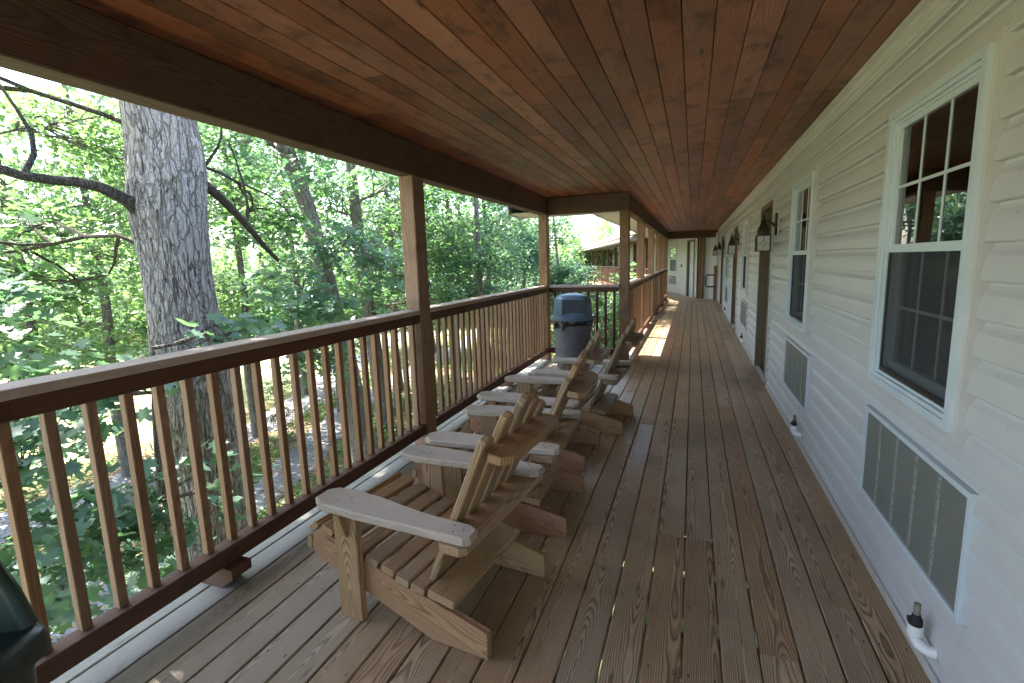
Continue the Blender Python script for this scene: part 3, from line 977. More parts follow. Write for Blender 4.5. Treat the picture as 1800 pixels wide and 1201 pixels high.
# ---------------- railings
def railing_y(xin, y0, y1, label, ystart=None, sp=0.1375, blk=(), cap_from=None):
    root = empty('railing', (xin-0.045, (y0+y1)/2, 0), label=label, cat='railing', group='wooden railings of the porch')
    L = root.location
    def pk(nm, p0, p1, w, t, mat, upv, c=0.004):
        plank(nm, Vector(p0)-L, Vector(p1)-L, w, t, mat, root, upv, c)
    pk('cap_rail', (xin-0.078, y0, 1.203), (xin-0.078, y1, 1.203), 0.166, 0.038, M_['cap'], (0, 0, 1), 0.006)
    pk('top_rail', (xin-0.024, y0, 1.1465), (xin-0.024, y1, 1.1465), 0.038, 0.075, M_['rail'], (0, 0, 1))
    pk('bottom_rail', (xin-0.046, y0, 0.157), (xin-0.046, y1, 0.157), 0.088, 0.090, M_['rail'], (0, 0, 1), 0.005)
    y = ystart if ystart is not None else y0+sp*0.6
    while y < y1-0.03:
        yy = y+random.uniform(-0.003, 0.003)
        pk('baluster', (xin-0.064+random.uniform(-.002, .002), yy, 0.2025), (xin-0.064, yy, 1.183), 0.038, 0.038, M_['baluster'], (1, 0, 0), 0.003)
        y += sp
    for b in blk:
        poly = [(0.10, 0.111), (0.10, 0.06), (0.02, 0.001), (-0.12, 0.001), (-0.12, 0.111)]
        m = MB().prism([(xin-0.046+p[0], p[1]) for p in poly], b-0.019, b+0.10, axis=1)
        o = m.build('support_block', M_['rail'], root)
        o.location = -L
    return root
ys0 = 0.995-0.019-0.1375*34
def first(y0): 
    k = math.ceil((y0+0.07-(0.976))/0.1375)
    return 0.976+0.1375*k
railing_y(XR, -4.0, -0.421, 'railing section behind the dark green bin at the left edge', first(-4.0))
railing_y(XR, -0.249, 3.769, 'near railing section in front of the large grey tree trunk', first(-0.249), blk=(1.70,))
railing_y(XR, 3.956, YJ-0.101, 'railing section between the middle post and the corner post, beside the farther armchairs', 4.05, 0.137, blk=(6.0,))
# short return railing behind the trash can (along X)
root = empty('railing', (-1.57, YJ, 0), label='short railing section behind the trash can between two posts', cat='railing', group='wooden railings of the porch')
L = root.location
xa, xb = XR+0.001, XR2-0.146
for nm, y, z, w, t, mt in (('cap_rail', YJ+0.02, 1.203, 0.14, 0.038, 'cap'), ('top_rail', YJ-0.005, 1.1465, 0.038, 0.075, 'rail'), ('bottom_rail', YJ+0.0, 0.157, 0.088, 0.090, 'rail')):
    plank(nm, Vector((xa, y, z))-L, Vector((xb, y, z))-L, w, t, M_[mt], root)
x = xa+0.09
while x < xb-0.03:
    plank('baluster', Vector((x, YJ+0.035, 0.2025))-L, Vector((x, YJ+0.035, 1.183))-L, 0.036, 0.036, M_['rail'], root, (1, 0, 0))
    x += 0.137
yprev = YJ+0.176
names2 = ['railing section of the far narrow part nearest to the trash can', 'second railing section of the far narrow part, beside the sun strip', 'third railing section of the far narrow part', 'fourth railing section of the far narrow part', 'last railing section before the far end of the porch']
for y, l in zip(fy, names2):
    railing_y(XR2, yprev, y-0.001, l, sp=0.137, blk=((yprev+y)/2,))
    yprev = y+0.151

# ================================================================== ADIRONDACK CHAIRS
def adirondack(label):
    root = empty('adirondack_chair', (0, 0, 0), label=label, cat='chair', group='row of wooden armchairs facing the railing')
    def loc(o, c):      # recentre mesh so grain starts at the part
        me = o.data; c = Vector(c)
        me.transform(Matrix.Translation(-c)); o.location = c
    def board_xz(name, poly, y0, y1, mat, c=0.004, ang=0.0):
        """outline in chair X-Z, thickness along Y; grain turned to run along the board"""
        m = MB().prism(poly, y0, y1, axis=1, c=c)
        me = mesh(name, m.v, m.f, mat); fix_normals(me)
        cen = sum((v.co for v in me.vertices), Vector())/len(me.vertices)
        # local frame: Y along board (chair X tilted by ang), X = chair Z, Z = chair Y
        d = Vector((math.cos(ang), 0, math.sin(ang)))
        zc = Vector((0, 1, 0)); xc = d.cross(zc)
        F = Matrix((xc, d, zc)).transposed().to_4x4()
        me.transform(F.inverted() @ Matrix.Translation(-cen))
        o = link(name, me, root)
        F.translation = cen
        o.matrix_local = F
        return o
    H2 = 0.315
    skid = [(0.0, 0.0), (0.275, 0.0), (0.948, 0.235), (0.962, 0.285), (0.948, 0.345), (0.90, 0.374), (0.63, 0.276), (0.44, 0.221), (0.23, 0.178), (0.0, 0.114)]
    for s in (1, -1):
        y0, y1 = (H2-0.038, H2) if s > 0 else (-H2, -H2+0.038)
        board_xz('side_rail', skid, y0, y1, M_['chair_side'], 0.003, R(16))
        ly0, ly1 = (H2+0.0005, H2+0.039) if s > 0 else (-H2-0.039, -H2-0.0005)
        c = (ly0+ly1)/2
        plank('leg', (0.699, c, 0.0), (0.699, c, 0.524), 0.132, ly1-ly0, M_['chair'], root, (0, 1, 0), 0.004)
        # arm bracket
        br = [(0.0, 0.0), (0.105, 0.0), (0.03, -0.11), (0.0, -0.12)]
        yb = H2+0.040
        m = MB().prism([(yb*s+p[0]*0.42*s, 0.5235+p[1]) for p in br], 0.68, 0.715, axis=0)
        m.build('arm_bracket', M_['chair'], root)
        # armrest: outline in X-Y
        yo = 0.388
        arm = [(0.025, yo-0.02), (0.05, yo), (0.60, yo+0.012), (0.81, yo+0.004), (0.865, yo-0.035), (0.872, yo-0.115), (0.835, yo-0.158), (0.72, yo-0.168), (0.56, yo-0.155), (0.44, yo-0.135), (0.30, yo-0.115), (0.07, yo-0.108), (0.03, yo-0.085)]
        arm = [(p[0], p[1]*s) for p in arm]
        m = MB().prism(arm, 0.526, 0.564, axis=2, c=0.007)
        me = mesh('armrest', m.v, m.f, M_['chair_arm']); fix_normals(me)
        o = link('armrest', me, root)
        cen = Vector((0.45, (yo-0.075)*s, 0.545))
        F = Matrix(((0, -1, 0), (1, 0, 0), (0, 0, 1))).to_4x4().inverted()
        F = Matrix((Vector((0, -1, 0)), Vector((1, 0, 0)), Vector((0, 0, 1)))).transposed().to_4x4()
        me.transform(F.inverted() @ Matrix.Translation(-cen))
        F.translation = cen
        o.matrix_local = F
        sc = MB()
        for (sx, sy) in ((0.74, yo-0.05), (0.69, yo-0.085), (0.11, yo-0.03), (0.13, yo-0.075), (0.08, yo-0.06)):
            sc.lathe([(0.0042, 0.5635), (0.0042, 0.5648), (0.001, 0.565)], 8, sx, sy*s)
        sc.build('screw', M_['metal_black'], root)
    # seat slats follow the top of the side rails
    prof = [(0.905, 0.376), (0.63, 0.276), (0.44, 0.221), (0.30, 0.192)]
    def top(u):
        for (a, b) in zip(prof[:-1], prof[1:]):
            if u >= b[0]:
                t = (u-b[0])/(a[0]-b[0]); return b[1]+t*(a[1]-b[1]), math.atan2(a[1]-b[1], a[0]-b[0])
        return prof[-1][1], 0.1
    us = [0.862, 0.772, 0.685, 0.598, 0.512, 0.425, 0.345]
    for i, u in enumerate(us):
        z, an = top(u)
        n = Vector((-math.sin(an), 0, math.cos(an)))
        c = Vector((u, 0, z+0.0015))+n*0.0175
        hw = 0.313 if not (0.60 < u < 0.8) else 0.3135
        j = random.uniform(-0.004, 0.004)
        plank('seat_slat', c+Vector((0, -hw+j, 0)), c+Vector((0, hw+j, 0)), 0.070, 0.034, M_['slat_grey'] if i % 2 else M_['chair'], root, n, 0.006)
    for (u, z, an) in ((0.938, 0.372, R(-40)), (0.972, 0.290, R(-82))):
        n = Vector((-math.sin(an), 0, math.cos(an)))
        c = Vector((u, 0, z))+n*0.008
        plank('seat_slat', c+Vector((0, -0.313, 0)), c+Vector((0, 0.313, 0)), 0.062, 0.030, M_['chair'], root, n, 0.006)
    # crossbars behind the back
    d = Vector((-0.415, 0, 0.91)).normalized()
    def bar(name, cen, wd, L, t, tilt, cut, mat):
        hl = L/2
        poly = [(-wd/2, -hl+cut), (-wd/2+cut*0.8, -hl), (wd/2-cut*0.8, -hl), (wd/2, -hl+cut), (wd/2, hl-cut), (wd/2-cut*0.8, hl), (-wd/2+cut*0.8, hl), (-wd/2, hl-cut)]
        m = MB().prism(poly, -t/2, t/2, axis=2, c=0.004)
        me = mesh(name, m.v, m.f, mat); fix_normals(me)
        o = link(name, me, root)
        o.location = cen
        o.rotation_euler = (0, tilt, 0)
        return o
    bar('crossbar', (0.222, 0, 0.2055), 0.135, 0.63, 0.038, R(-9), 0.006, M_['chair'])
    bar('crossbar', (0.105, 0, 0.506), 0.135, 0.80, 0.037, 0.0, 0.03, M_['chair'])
    bar('crossbar', (-0.045, 0, 0.855), 0.125, 0.57, 0.037, R(-8), 0.045, M_['chair'])
    # back slats, fanned
    nrm = Vector((0.91, 0, 0.415)).normalized()
    slats = [(-0.200, -0.262, 0.945, 0.78), (-0.101, -0.133, 1.0, 0.88), (0.0, 0.0, 1.05, 0.94), (0.101, 0.133, 1.005, 0.88), (0.200, 0.262, 0.945, 0.78)]
    for i, (yb, yt, zt, L) in enumerate(slats):
        base = Vector((0.335, yb, 0.185))
        zt_ = zt
        topp = Vector((0.335-(zt_-0.185)*0.456, yt, zt_))
        dv = topp-base
        Ln = dv.length
        w = 0.088
        poly = [(-w/2, 0), (w/2, 0), (w/2, Ln-0.05), (w/2-0.012, Ln-0.02), (w/2-0.034, Ln-0.004), (-w/2+0.03, Ln), (-w/2+0.008, Ln-0.014), (-w/2, Ln-0.04)]
        if i > 2: poly = [(-p[0], p[1]) for p in poly][::-1]
        m = MB().prism(poly, -0.017, 0.017, axis=2, c=0.006)
        me = mesh('back_slat', m.v, m.f, M_['chair']); fix_normals(me)
        o = link('back_slat', me, root)
        dn = dv.normalized(); uz = (nrm-dn*nrm.dot(dn)).normalized(); ux = dn.cross(uz)
        F = Matrix((ux, dn, uz)).transposed().to_4x4(); F.translation = base
        o.matrix_local = F
    return root
ch = adirondack('nearest wooden armchair in the row, its silver-grey arm and broad side rail fully in view')
def place_chair(c, sx, sy, rot):
    """sx, sy: foot of the near side rail at the back; rot: turn from facing straight at the rail"""
    n = Vector((math.sin(rot), math.cos(rot), 0))
    c.location = Vector((sx, sy, 0.002))+n*0.315
    c.rotation_euler = (0, 0, math.pi-rot)
spots = [(-0.745, 1.656, R(6.8)), (-0.655, 2.64, R(-2.0)), (-0.745, 3.59, R(1.0)), (-0.574, 4.49, R(3))]
labs = [None, 'second wooden armchair in the row, its arm beside the arm of the nearest one', 'third wooden armchair from the camera, beside the middle post', 'farthest wooden armchair of the row, closest to the trash can']
chairs = [ch]
M_['chair_old'] = wood('greyed_chair_wood', (0.37, 0.26, 0.155), (0.14, 0.085, 0.045), 0.0085, 0.9, 0.55, 0.3, 0.7, bump=0.5, smudge=0.3, grey=0.45, grey_col=(0.30, 0.25, 0.19), depth=0.2)
M_['chair_red'] = wood('reddish_chair_side_wood', (0.46, 0.27, 0.17), (0.20, 0.10, 0.06), 0.009, 0.85, 0.55, 0.3, 0.7, bump=0.45, smudge=0.3, depth=0.24)
for i in range(1, 4):
    c = copy_tree(ch)
    c['label'] = labs[i]
    chairs.append(c)
    for k in c.children:
        kind = k.name.split('.')[0]
        mt = {1: {'side_rail': 'chair_red'}, 2: {'back_slat': 'chair_old', 'crossbar': 'chair_old', 'side_rail': 'chair_red'}, 3: {'back_slat': 'chair_old', 'crossbar': 'chair_old', 'leg': 'chair_old'}}[i].get(kind)
        if mt:
            k.material_slots[0].link = 'OBJECT'
            k.material_slots[0].material = M_[mt]
        if kind in ('armrest', 'back_slat'):
            k.matrix_basis = k.matrix_basis @ Matrix.Rotation(R(random.uniform(-1.6, 1.6)), 4, 'Z')
for c, s in zip(chairs, spots):
    place_chair(c, *s)

# ================================================================== BINS
def round_bin(name, label, x, y, rz, mats, rimr=0.335, detail=True, dk=1.0):
    root = empty(name, (x, y, 0.001), rz, label=label, cat='trash can')
    body, lidm, flap = mats
    k = rimr/0.335
    MB().lathe([(0.225*k, 0.0), (0.245*k, 0.012), (0.25*k, 0.05), (0.285*k, 0.60), (0.292*k, 0.604), (0.292*k, 0.615), (0.297*k, 0.735), (0.30*k, 0.74)], 48).build('bin_body', body, root, smooth=True)
    MB().lathe([(0.30*k, 0.725), (0.335*k, 0.732), (0.338*k, 0.742), (0.338*k, 0.775), (0.325*k, 0.79), (0.29*k, 0.793)], 48).build('rim', lidm, root, smooth=True)
    # domed lid with a flat front
    seg = 48
    prof = [(0.298, 0.79), (0.292, 0.86), (0.282, 0.97), (0.275, 1.03), (0.262, 1.06), (0.225, 1.085), (0.15, 1.108), (0.06, 1.12), (0.005, 1.122)]
    v = []; f = []
    for i, (r, z) in enumerate(prof):
        for q in range(seg):
            a = 2*math.pi*q/seg
            xx, yy = r*k*dk*math.cos(a), r*k*dk*math.sin(a)
            if 0.80 < z < 1.09:
                lim = -0.245*k*dk
                if yy < lim: yy = lim + (yy-lim)*0.12
            v.append((xx, yy, z))
    for i in range(len(prof)-1):
        for q in range(seg):
            f.append([i*seg+q, i*seg+(q+1) % seg, (i+1)*seg+(q+1) % seg, (i+1)*seg+q])
    f.append([(len(prof)-1)*seg+q for q in range(seg)])
    lid = MB().add(v, f).build('lid', lidm, root, smooth=True)
    MB().prism([(-0.165*k, 0.835), (0.165*k, 0.835), (0.158*k, 1.035), (-0.158*k, 1.035)], -0.256*k, -0.247*k, axis=1, c=0.003).build('flap', flap, lid)
    MB().prism([(-0.185*k, 0.815), (0.185*k, 0.815), (0.185*k, 0.833), (-0.185*k, 0.833)], -0.268*k, -0.246*k, axis=1, c=0.003).prism([(-0.18*k, 1.037), (0.18*k, 1.037), (0.17*k, 1.053), (-0.17*k, 1.053)], -0.270*k, -0.24*k, axis=1, c=0.003).build('flap_frame', lidm, lid)
    for a in (-0.55*math.pi-0.55, 0.45*math.pi-0.55):
        h = MB()
        ca, sa = math.cos(a), math.sin(a)
        def P(t, rr, z): return (rr*ca-t*sa, rr*sa+t*ca, z)
        for (t, w) in ((-0.075, 0.012), (0.075, 0.012)):
            vv = [P(t-w, 0.28*k, 0.61), P(t+w, 0.28*k, 0.61), P(t+w, 0.345*k, 0.625), P(t-w, 0.345*k, 0.625), P(t-w, 0.28*k, 0.70), P(t+w, 0.28*k, 0.70), P(t+w, 0.345*k, 0.70), P(t-w, 0.345*k, 0.70)]
            h.add(vv, [(0, 3, 2, 1), (4, 5, 6, 7), (0, 1, 5, 4), (2, 3, 7, 6), (1, 2, 6, 5), (0, 4, 7, 3)])
        vv = [P(-0.0872, 0.283*k, 0.603), P(0.0872, 0.283*k, 0.603), P(0.0872, 0.35*k, 0.603), P(-0.0872, 0.35*k, 0.603), P(-0.0872, 0.283*k, 0.622), P(0.0872, 0.283*k, 0.622), P(0.0872, 0.35*k, 0.622), P(-0.0872, 0.35*k, 0.622)]
        h.add(vv, [(0, 3, 2, 1), (4, 5, 6, 7), (0, 1, 5, 4), (2, 3, 7, 6), (1, 2, 6, 5), (0, 4, 7, 3)])
        h.build('handle', body, root)
    if detail:
        v = []; f = []
        for i, (r, z) in enumerate([(0.302, 0.732), (0.306, 0.715), (0.305, 0.69), (0.301, 0.672)]):
            for q in range(96):
                a = 2*math.pi*q/96
                dz = (0.012*math.sin(q*0.25+1)+0.004*math.sin(q*1.1) - 0.025*math.cos(a+0.9))*(i/3)
                rr = r+0.0035*math.sin(q*1.9+i)+0.002*math.sin(q*3.1)
                v.append((rr*k*math.cos(a), rr*k*math.sin(a), z+dz))
        for i in range(3):
            for q in range(96):
                f.append([i*96+q, i*96+(q+1) % 96, (i+1)*96+(q+1) % 96, (i+1)*96+q])
        MB().add(v, f).build('bin_liner', M_['bag'], root, smooth=True)
    return root
round_bin('trash_can', 'grey trash can with blue-grey domed lid and black liner in the railing corner', -1.70, 7.42, R(14), (M_['can'], M_['can_lid'], M_['flap']))
def hooded_bin():
    root = empty('hooded_bin', (-1.42, 0.62, 0.001), R(-62), label='dark green glossy plastic bin with a raised hood, cut by the lower left corner', cat='bin')
    def rr(x0, x1, y0, y1, r, n=6):
        pts = []
        for cx, cy, a0 in ((x1-r, y1-r, 0), (x0+r, y1-r, 90), (x0+r, y0+r, 180), (x1-r, y0+r, 270)):
            pts += [(cx+r*math.cos(R(a0+90*k/n)), cy+r*math.sin(R(a0+90*k/n))) for k in range(n+1)]
        return pts
    def loft(rings, name, parent):
        v = []; f = []
        n = len(rings[0][0])
        for P, z in rings: v += [(p[0], p[1], z) for p in P]
        for q in range(len(rings)-1):
            f += [[q*n+i, q*n+(i+1) % n, (q+1)*n+(i+1) % n, (q+1)*n+i] for i in range(n)]
        f += [list(range(n-1, -1, -1)), [(len(rings)-1)*n+i for i in range(n)]]
        return MB().add(v, f).build(name, M_['green_can'], parent, smooth=True)
    loft([(rr(.02, .40, -.42, -.05, .05), 0.0), (rr(-.005, .425, -.445, -.03, .05), 0.45), (rr(-.02, .435, -.455, -.02, .05), 0.735)], 'bin_body', root)
    loft([(rr(-.032, .445, -.465, -.008, .05), 0.715), (rr(-.042, .455, -.475, .002, .055), 0.722), (rr(-.042, .455, -.475, .002, .055), 0.762), (rr(-.037, .45, -.47, -.003, .055), 0.776), (rr(-.026, .44, -.46, -.014, .05), 0.782)], 'rim', root)
    loft([(rr(-.038, .004, -.45, -.03, .018), 0.783), (rr(-.040, .0, -.44, -.055, .018), 0.87), (rr(-.042, -.004, -.42, -.09, .018), 0.95), (rr(-.036, -.012, -.40, -.11, .01), 0.965)], 'hood', root)
    MB().prism([(-.32, 0.60), (-.14, 0.60), (-.15, 0.67), (-.31, 0.67)], 0.43, 0.456, axis=0, c=0.006).build('handle', M_['green_can'], root)
    for k in range(3):
        MB().box(.07+k*.14, .085+k*.14, -.034, -.018, 0.12, 0.70, 0.004).build('rib', M_['green_can'], root)
hooded_bin()

# ================================================================== LANTERNS
def lantern(label):
    root = empty('wall_lantern', (0, 0, 0), label=label, cat='lantern', group='black lanterns beside the doors')
    # origin at the wall plate centre, -X into the porch
    m = MB().box(-0.014, 0.0, -0.075, 0.075, -0.155, 0.155, 0).build('mounting_block', M_['flange'], root)
    v = []
    pl = [(0.0, 0.125), (0.032, 0.11), (0.05, 0.07), (0.05, -0.07), (0.032, -0.11), (0.0, -0.125), (-0.032, -0.11), (-0.05, -0.07), (-0.05, 0.07), (-0.032, 0.11)]
    MB().prism(pl, -0.034, -0.0145, axis=0, c=0.004).build('wall_plate', M_['metal_black'], root)
    MB().tube([(-0.034, 0, -0.02), (-0.06, 0, 0.01), (-0.10, 0, 0.035), (-0.135, 0, 0.04), (-0.15, 0, 0.03)], [0.017, 0.015, 0.012, 0.011, 0.012], 10).build('arm', M_['metal_black'], root, smooth=True)
    cx = -0.15
    MB().lathe([(0.004, 0.125), (0.009, 0.115), (0.006, 0.10), (0.015, 0.088), (0.018, 0.075), (0.012, 0.06), (0.026, 0.045), (0.036, 0.02)][::-1], 16, cx, 0).build('finial', M_['metal_black'], root, smooth=True)
    # four-sided bell roof
    prof = [(0.098, -0.125), (0.098, -0.118), (0.080, -0.112), (0.079, -0.085), (0.070, -0.050), (0.052, -0.015), (0.034, 0.012), (0.026, 0.030)]
    vv = []; ff = []
    for r, z in prof:
        for q in range(8):
            a = math.pi/4*q
            rr = r if q % 2 else r*0.80
            vv.append((cx+rr*math.cos(a)*1.05, rr*math.sin(a)*1.05, z))
    for i in range(len(prof)-1):
        for q in range(8):
            ff.append([i*8+q, i*8+(q+1) % 8, (i+1)*8+(q+1) % 8, (i+1)*8+q])
    ff += [list(range(7, -1, -1)), [56+q for q in range(8)]]
    MB().add(vv, ff).build('roof', M_['metal_black'], root)
    fr = MB()
    w = 0.068
    for sx in (-1, 1):
        for sy in (-1, 1):
            fr.box(cx+sx*w-0.006, cx+sx*w+0.006, sy*w-0.006, sy*w+0.006, -0.29, -0.126)
    for z in (-0.298,):
        fr.box(cx-w-0.010, cx+w+0.010, -w-0.010, w+0.010, z, z+0.0085)
    fr.build('cage', M_['metal_black'], root)
    for (a, b, horiz) in ((-1, 0, 'x'), (1, 0, 'x'), (0, -1, 'y'), (0, 1, 'y')):
        pn = MB(); md = MB()
        e = w-0.006
        if horiz == 'x':
            xx = cx+a*w
            pn.box(xx-0.001, xx+0.001, -e, e, -0.289, -0.127)
            bars = [((0, -e), (0, -0.021)), ((0, 0.021), (0, e))]
            T = lambda t, z: (xx+a*0.003, t, z)
        else:
            yy = b*w
            pn.box(cx-e, cx+e, yy-0.001, yy+0.001, -0.289, -0.127)
            T = lambda t, z: (cx+t, yy+b*0.003, z)
        zc = -0.208
        dia = [(0.0, 0.03), (0.026, 0.0), (0.0, -0.03), (-0.026, 0.0)]
        for q in range(4):
            p0, p1 = dia[q], dia[(q+1) % 4]
            md.tube([T(p0[0], zc+p0[1]), T(p1[0], zc+p1[1])], 0.0022, 5)
        for p0, p1 in (((-e, 0), (-0.026, 0)), ((0.026, 0), (e, 0)), ((0, 0.03), (0, 0.081)), ((0, -0.03), (0, -0.081))):
            md.tube([T(p0[0], zc+p0[1]), T(p1[0], zc+p1[1])], 0.0022, 5)
        pane = pn.build('pane', M_['lamp_glass'], root)
        md.build('glazing_bar', M_['metal_black'], pane)
    bu = MB().lathe([(0.012, -0.13), (0.012, -0.165), (0.022, -0.19), (0.027, -0.215), (0.020, -0.24), (0.004, -0.252)], 16, cx, 0).build('bulb', M_['bulb'], root, smooth=True)
    return root
gg = G('lantern_glass')
ba = gg.n('BsdfPrincipled'); ba.inputs['Base Color'].default_value = (0.8, 0.82, 0.8, 1); ba.inputs['Roughness'].default_value = 0.12
ta = gg.n('BsdfTransparent'); ma = gg.n('MixShader'); ma.inputs[0].default_value = 0.38
gg.t.links.new(ta.outputs[0], ma.inputs[1]); gg.t.links.new(ba.outputs[0], ma.inputs[2]); gg.t.links.new(ma.outputs[0], gg.out.inputs[0])
M_['lamp_glass'] = gg.m
M_['bulb'] = plain('frosted_bulb', (0.75, 0.73, 0.68), 0.3)
lb = ['nearest black lantern on the siding, beside the first dark door', 'second black lantern along the wall, beside the second door',
      'third black lantern along the wall, beside the third door', 'farthest black lantern along the wall, near the end beam']
l0 = lantern(lb[0])
for i, y in enumerate((6.42, 11.36, 16.6, 19.7)):
    l = l0 if i == 0 else copy_tree(l0)
    l['label'] = lb[i]
    l.location = (XW+0.001, y, 1.945)

# ================================================================== CONDENSATE PIPES
def pipe(label, y, big=True):
    root = empty('drain_pipe', (XW-0.02, y, 0.14), label=label, cat='pipe', group='white drain elbows low on the wall')
    MB().tube([(0.018, -0.05, -0.022), (-0.004, -0.045, -0.022), (-0.022, -0.02, -0.020), (-0.028, 0.008, -0.008), (-0.028, 0.012, 0.035)], [0.021, 0.021, 0.022, 0.023, 0.023], 16).build('elbow', M_['pvc'], root, smooth=True)
    MB().lathe([(0.026, -0.002), (0.0265, 0.036), (0.024, 0.040)], 20, -0.028, 0.012).build('socket', M_['pvc'], root, smooth=True)
    MB().lathe([(0.0215, 0.0402), (0.0215, 0.064), (0.017, 0.070), (0.013, 0.085)], 16, -0.028, 0.012).build('rubber_sleeve', M_['rubber'], root, smooth=True)
    MB().lathe([(0.0115, 0.06), (0.0115, 0.128), (0.009, 0.130)], 12, -0.028, 0.012).build('stub_pipe', M_['stub'], root, smooth=True)
    MB().box(-0.056, -0.046, 0.004, 0.02, 0.052, 0.07).build('hose_clamp', M_['metal_black'], root)
    return root
p0 = pipe('white plastic elbow with black rubber sleeve and grey stub, below the nearest grille', 2.13)
for y, l in ((4.62, 'small white elbow pipe below the second grille'), (9.6, 'white elbow pipe below the third grille, beyond the first door'), (14.7, 'tiny white elbow pipe on the wall below the fourth grille')):
    c = copy_tree(p0); c.location = (XW-0.02, y, 0.13); c['label'] = l

# ================================================================== ANGLED WING AT THE FAR END
e = Vector((-0.2923, 0.9563, 0)); nl = Vector((-0.9563, -0.2923, 0))
WO = Vector((0.16, 21.36, 0))
def wp(t, off, z): return WO+e*t+nl*off+Vector((0, 0, z))
wing = empty('angled_wing', WO, label='far wing of the building with white siding, bending away at the end of the porch', cat='building')
def wbox(m, t0, t1, o0, o1, z0_, z1_):
    v = [wp(t, o, z)-WO for t in (t0, t1) for o in (o0, o1) for z in (z0_, z1_)]
    return m.add(v, [(0, 1, 3, 2), (4, 6, 7, 5), (0, 4, 5, 1), (2, 3, 7, 6), (0, 2, 6, 4), (1, 5, 7, 3)])
T1 = 46.0
z = 0.02
wholes = [(0.38, 1.25, -0.1, 2.30), (2.95, 4.0, 1.0, 2.10), (2.95, 4.12, 0.36, 0.72)]
k = 0
while z < 2.55:
    zt = z+E_
    segs = [0.0]+sorted([v for h in wholes if h[2] < (z+zt)/2 < h[3] for v in h[:2]])+[T1]
    for i in range(0, len(segs), 2):
        m = MB()
        v = []
        for t in (segs[i], segs[i+1]):
            for (o, zz) in ((0.0, z), (0.016, z), (0.006, zt-0.004), (0.003, zt), (0.0, zt)):
                v.append(wp(t, o, zz)-WO)
        m.add(v, [(0, 1, 6, 5), (1, 2, 7, 6), (2, 3, 8, 7), (3, 4, 9, 8), (4, 0, 5, 9), (0, 4, 3, 2, 1), (5, 6, 7, 8, 9)])
        m.build('siding_board', M_['siding'], wing)
    z = zt
wbox(MB(), 0.0, T1, -6, -0.25, -3.6, 2.6).build('wall', M_['flange'], wing)
wbox(MB(), 0.0, T1, -0.24, -0.002, -3.6, 0.0).build('wall_base', M_['flange'], wing)
# door, window and grille of the nearest room
d = wbox(MB(), 0.38, 1.25, -0.1, -0.06, 0.0, 2.28).build('door', M_['trim'], wing)
wbox(wbox(wbox(MB(), 0.30, 0.42, -0.05, 0.03, 0.0, 2.32), 1.21, 1.33, -0.05, 0.03, 0.0, 2.32), 0.42, 1.21, -0.05, 0.03, 2.24, 2.32).build('door_frame', M_['door_trim'], wing)
def wing_window(t0, t1, z0_, z1_):
    m = MB()
    for a, b, c, d_ in ((t0, t0+0.07, z0_, z1_), (t1-0.07, t1, z0_, z1_), (t0+0.07, t1-0.07, z0_, z0_+0.07), (t0+0.07, t1-0.07, z1_-0.07, z1_), (t0+0.07, t1-0.07, (z0_+z1_)/2-0.03, (z0_+z1_)/2+0.03)):
        wbox(m, a, b, 0.0, 0.035, c, d_)
    w = m.build('window', M_['trim'], wing)
    for c, d_, mt in ((z0_+0.07, (z0_+z1_)/2-0.03, 'screen_solid'), ((z0_+z1_)/2+0.03, z1_-0.07, 'dark_glass')):
        wbox(MB(), t0+0.07, t1-0.07, 0.005, 0.018, c, d_).build('pane', M_[mt], w)
M_['screen_solid'] = plain('far_screened_pane', (0.10, 0.105, 0.11), 0.5, 0.4)
M_['dark_glass'] = plain('far_glass', (0.012, 0.015, 0.014), 0.04, 0.8)
wing_window(2.88, 4.05, 0.95, 2.16)
t = 7.6
while t < 40:
    wing_window(t, t+0.95, 0.95, 2.16)
    if t > 20 or True:
        wing_window(t+2.5, t+3.45, 0.95, 2.16)
    wbox(MB(), t+4.3, t+5.3, 0.002, 0.03, 0.0, 2.2).build('door', M_['door'], wing)
    t += 7.2
wbox(wbox(MB(), 2.95, 4.12, 0.0, 0.03, 0.36, 0.40), 2.95, 4.12, 0.0, 0.03, 0.68, 0.72).build('grille_frame', M_['trim'], wing)
wbox(MB(), 2.95, 4.12, 0.004, 0.02, 0.40, 0.68).build('grille_panel', M_['grille'], wing)
wbox(MB(), 0.0, T1, 0.0, 2.1, -0.25, -0.02).build('wing_deck', M_['deck'], wing)
wbox(MB(), -0.6, T1, -3, 2.35, 2.605, 2.67).build('roof_edge', M_['door_trim'], wing)
# sloping roof
v = [wp(t, o, z)-WO for t in (1.0, T1) for (o, z) in ((2.45, 2.42), (2.45, 2.52), (-3.2, 5.0), (-8.5, 2.5), (-8.5, 2.4))]
MB().add(v, [(0, 1, 2, 3, 4), (5, 9, 8, 7, 6), (0, 5, 6, 1), (1, 6, 7, 2), (2, 7, 8, 3), (3, 8, 9, 4), (4, 9, 5, 0)]).build('roof', M_['shingle'], wing)
wbox(MB(), 0.9, T1, 1.72, 1.86, 2.30, 2.44).build('beam', M_['beam'], wing)
rl = MB()
wbox(rl, 0.3, T1, 1.74, 1.88, 1.18, 1.22); wbox(rl, 0.3, T1, 1.79, 1.83, 1.10, 1.17); wbox(rl, 0.3, T1, 1.77, 1.85, 0.11, 0.20)
t = 0.4
while t < T1:
    wbox(rl, t, t+0.038, 1.79, 1.828, 0.2, 1.12); t += 0.14
rl.build('wing_railing', M_['rail'], wing)
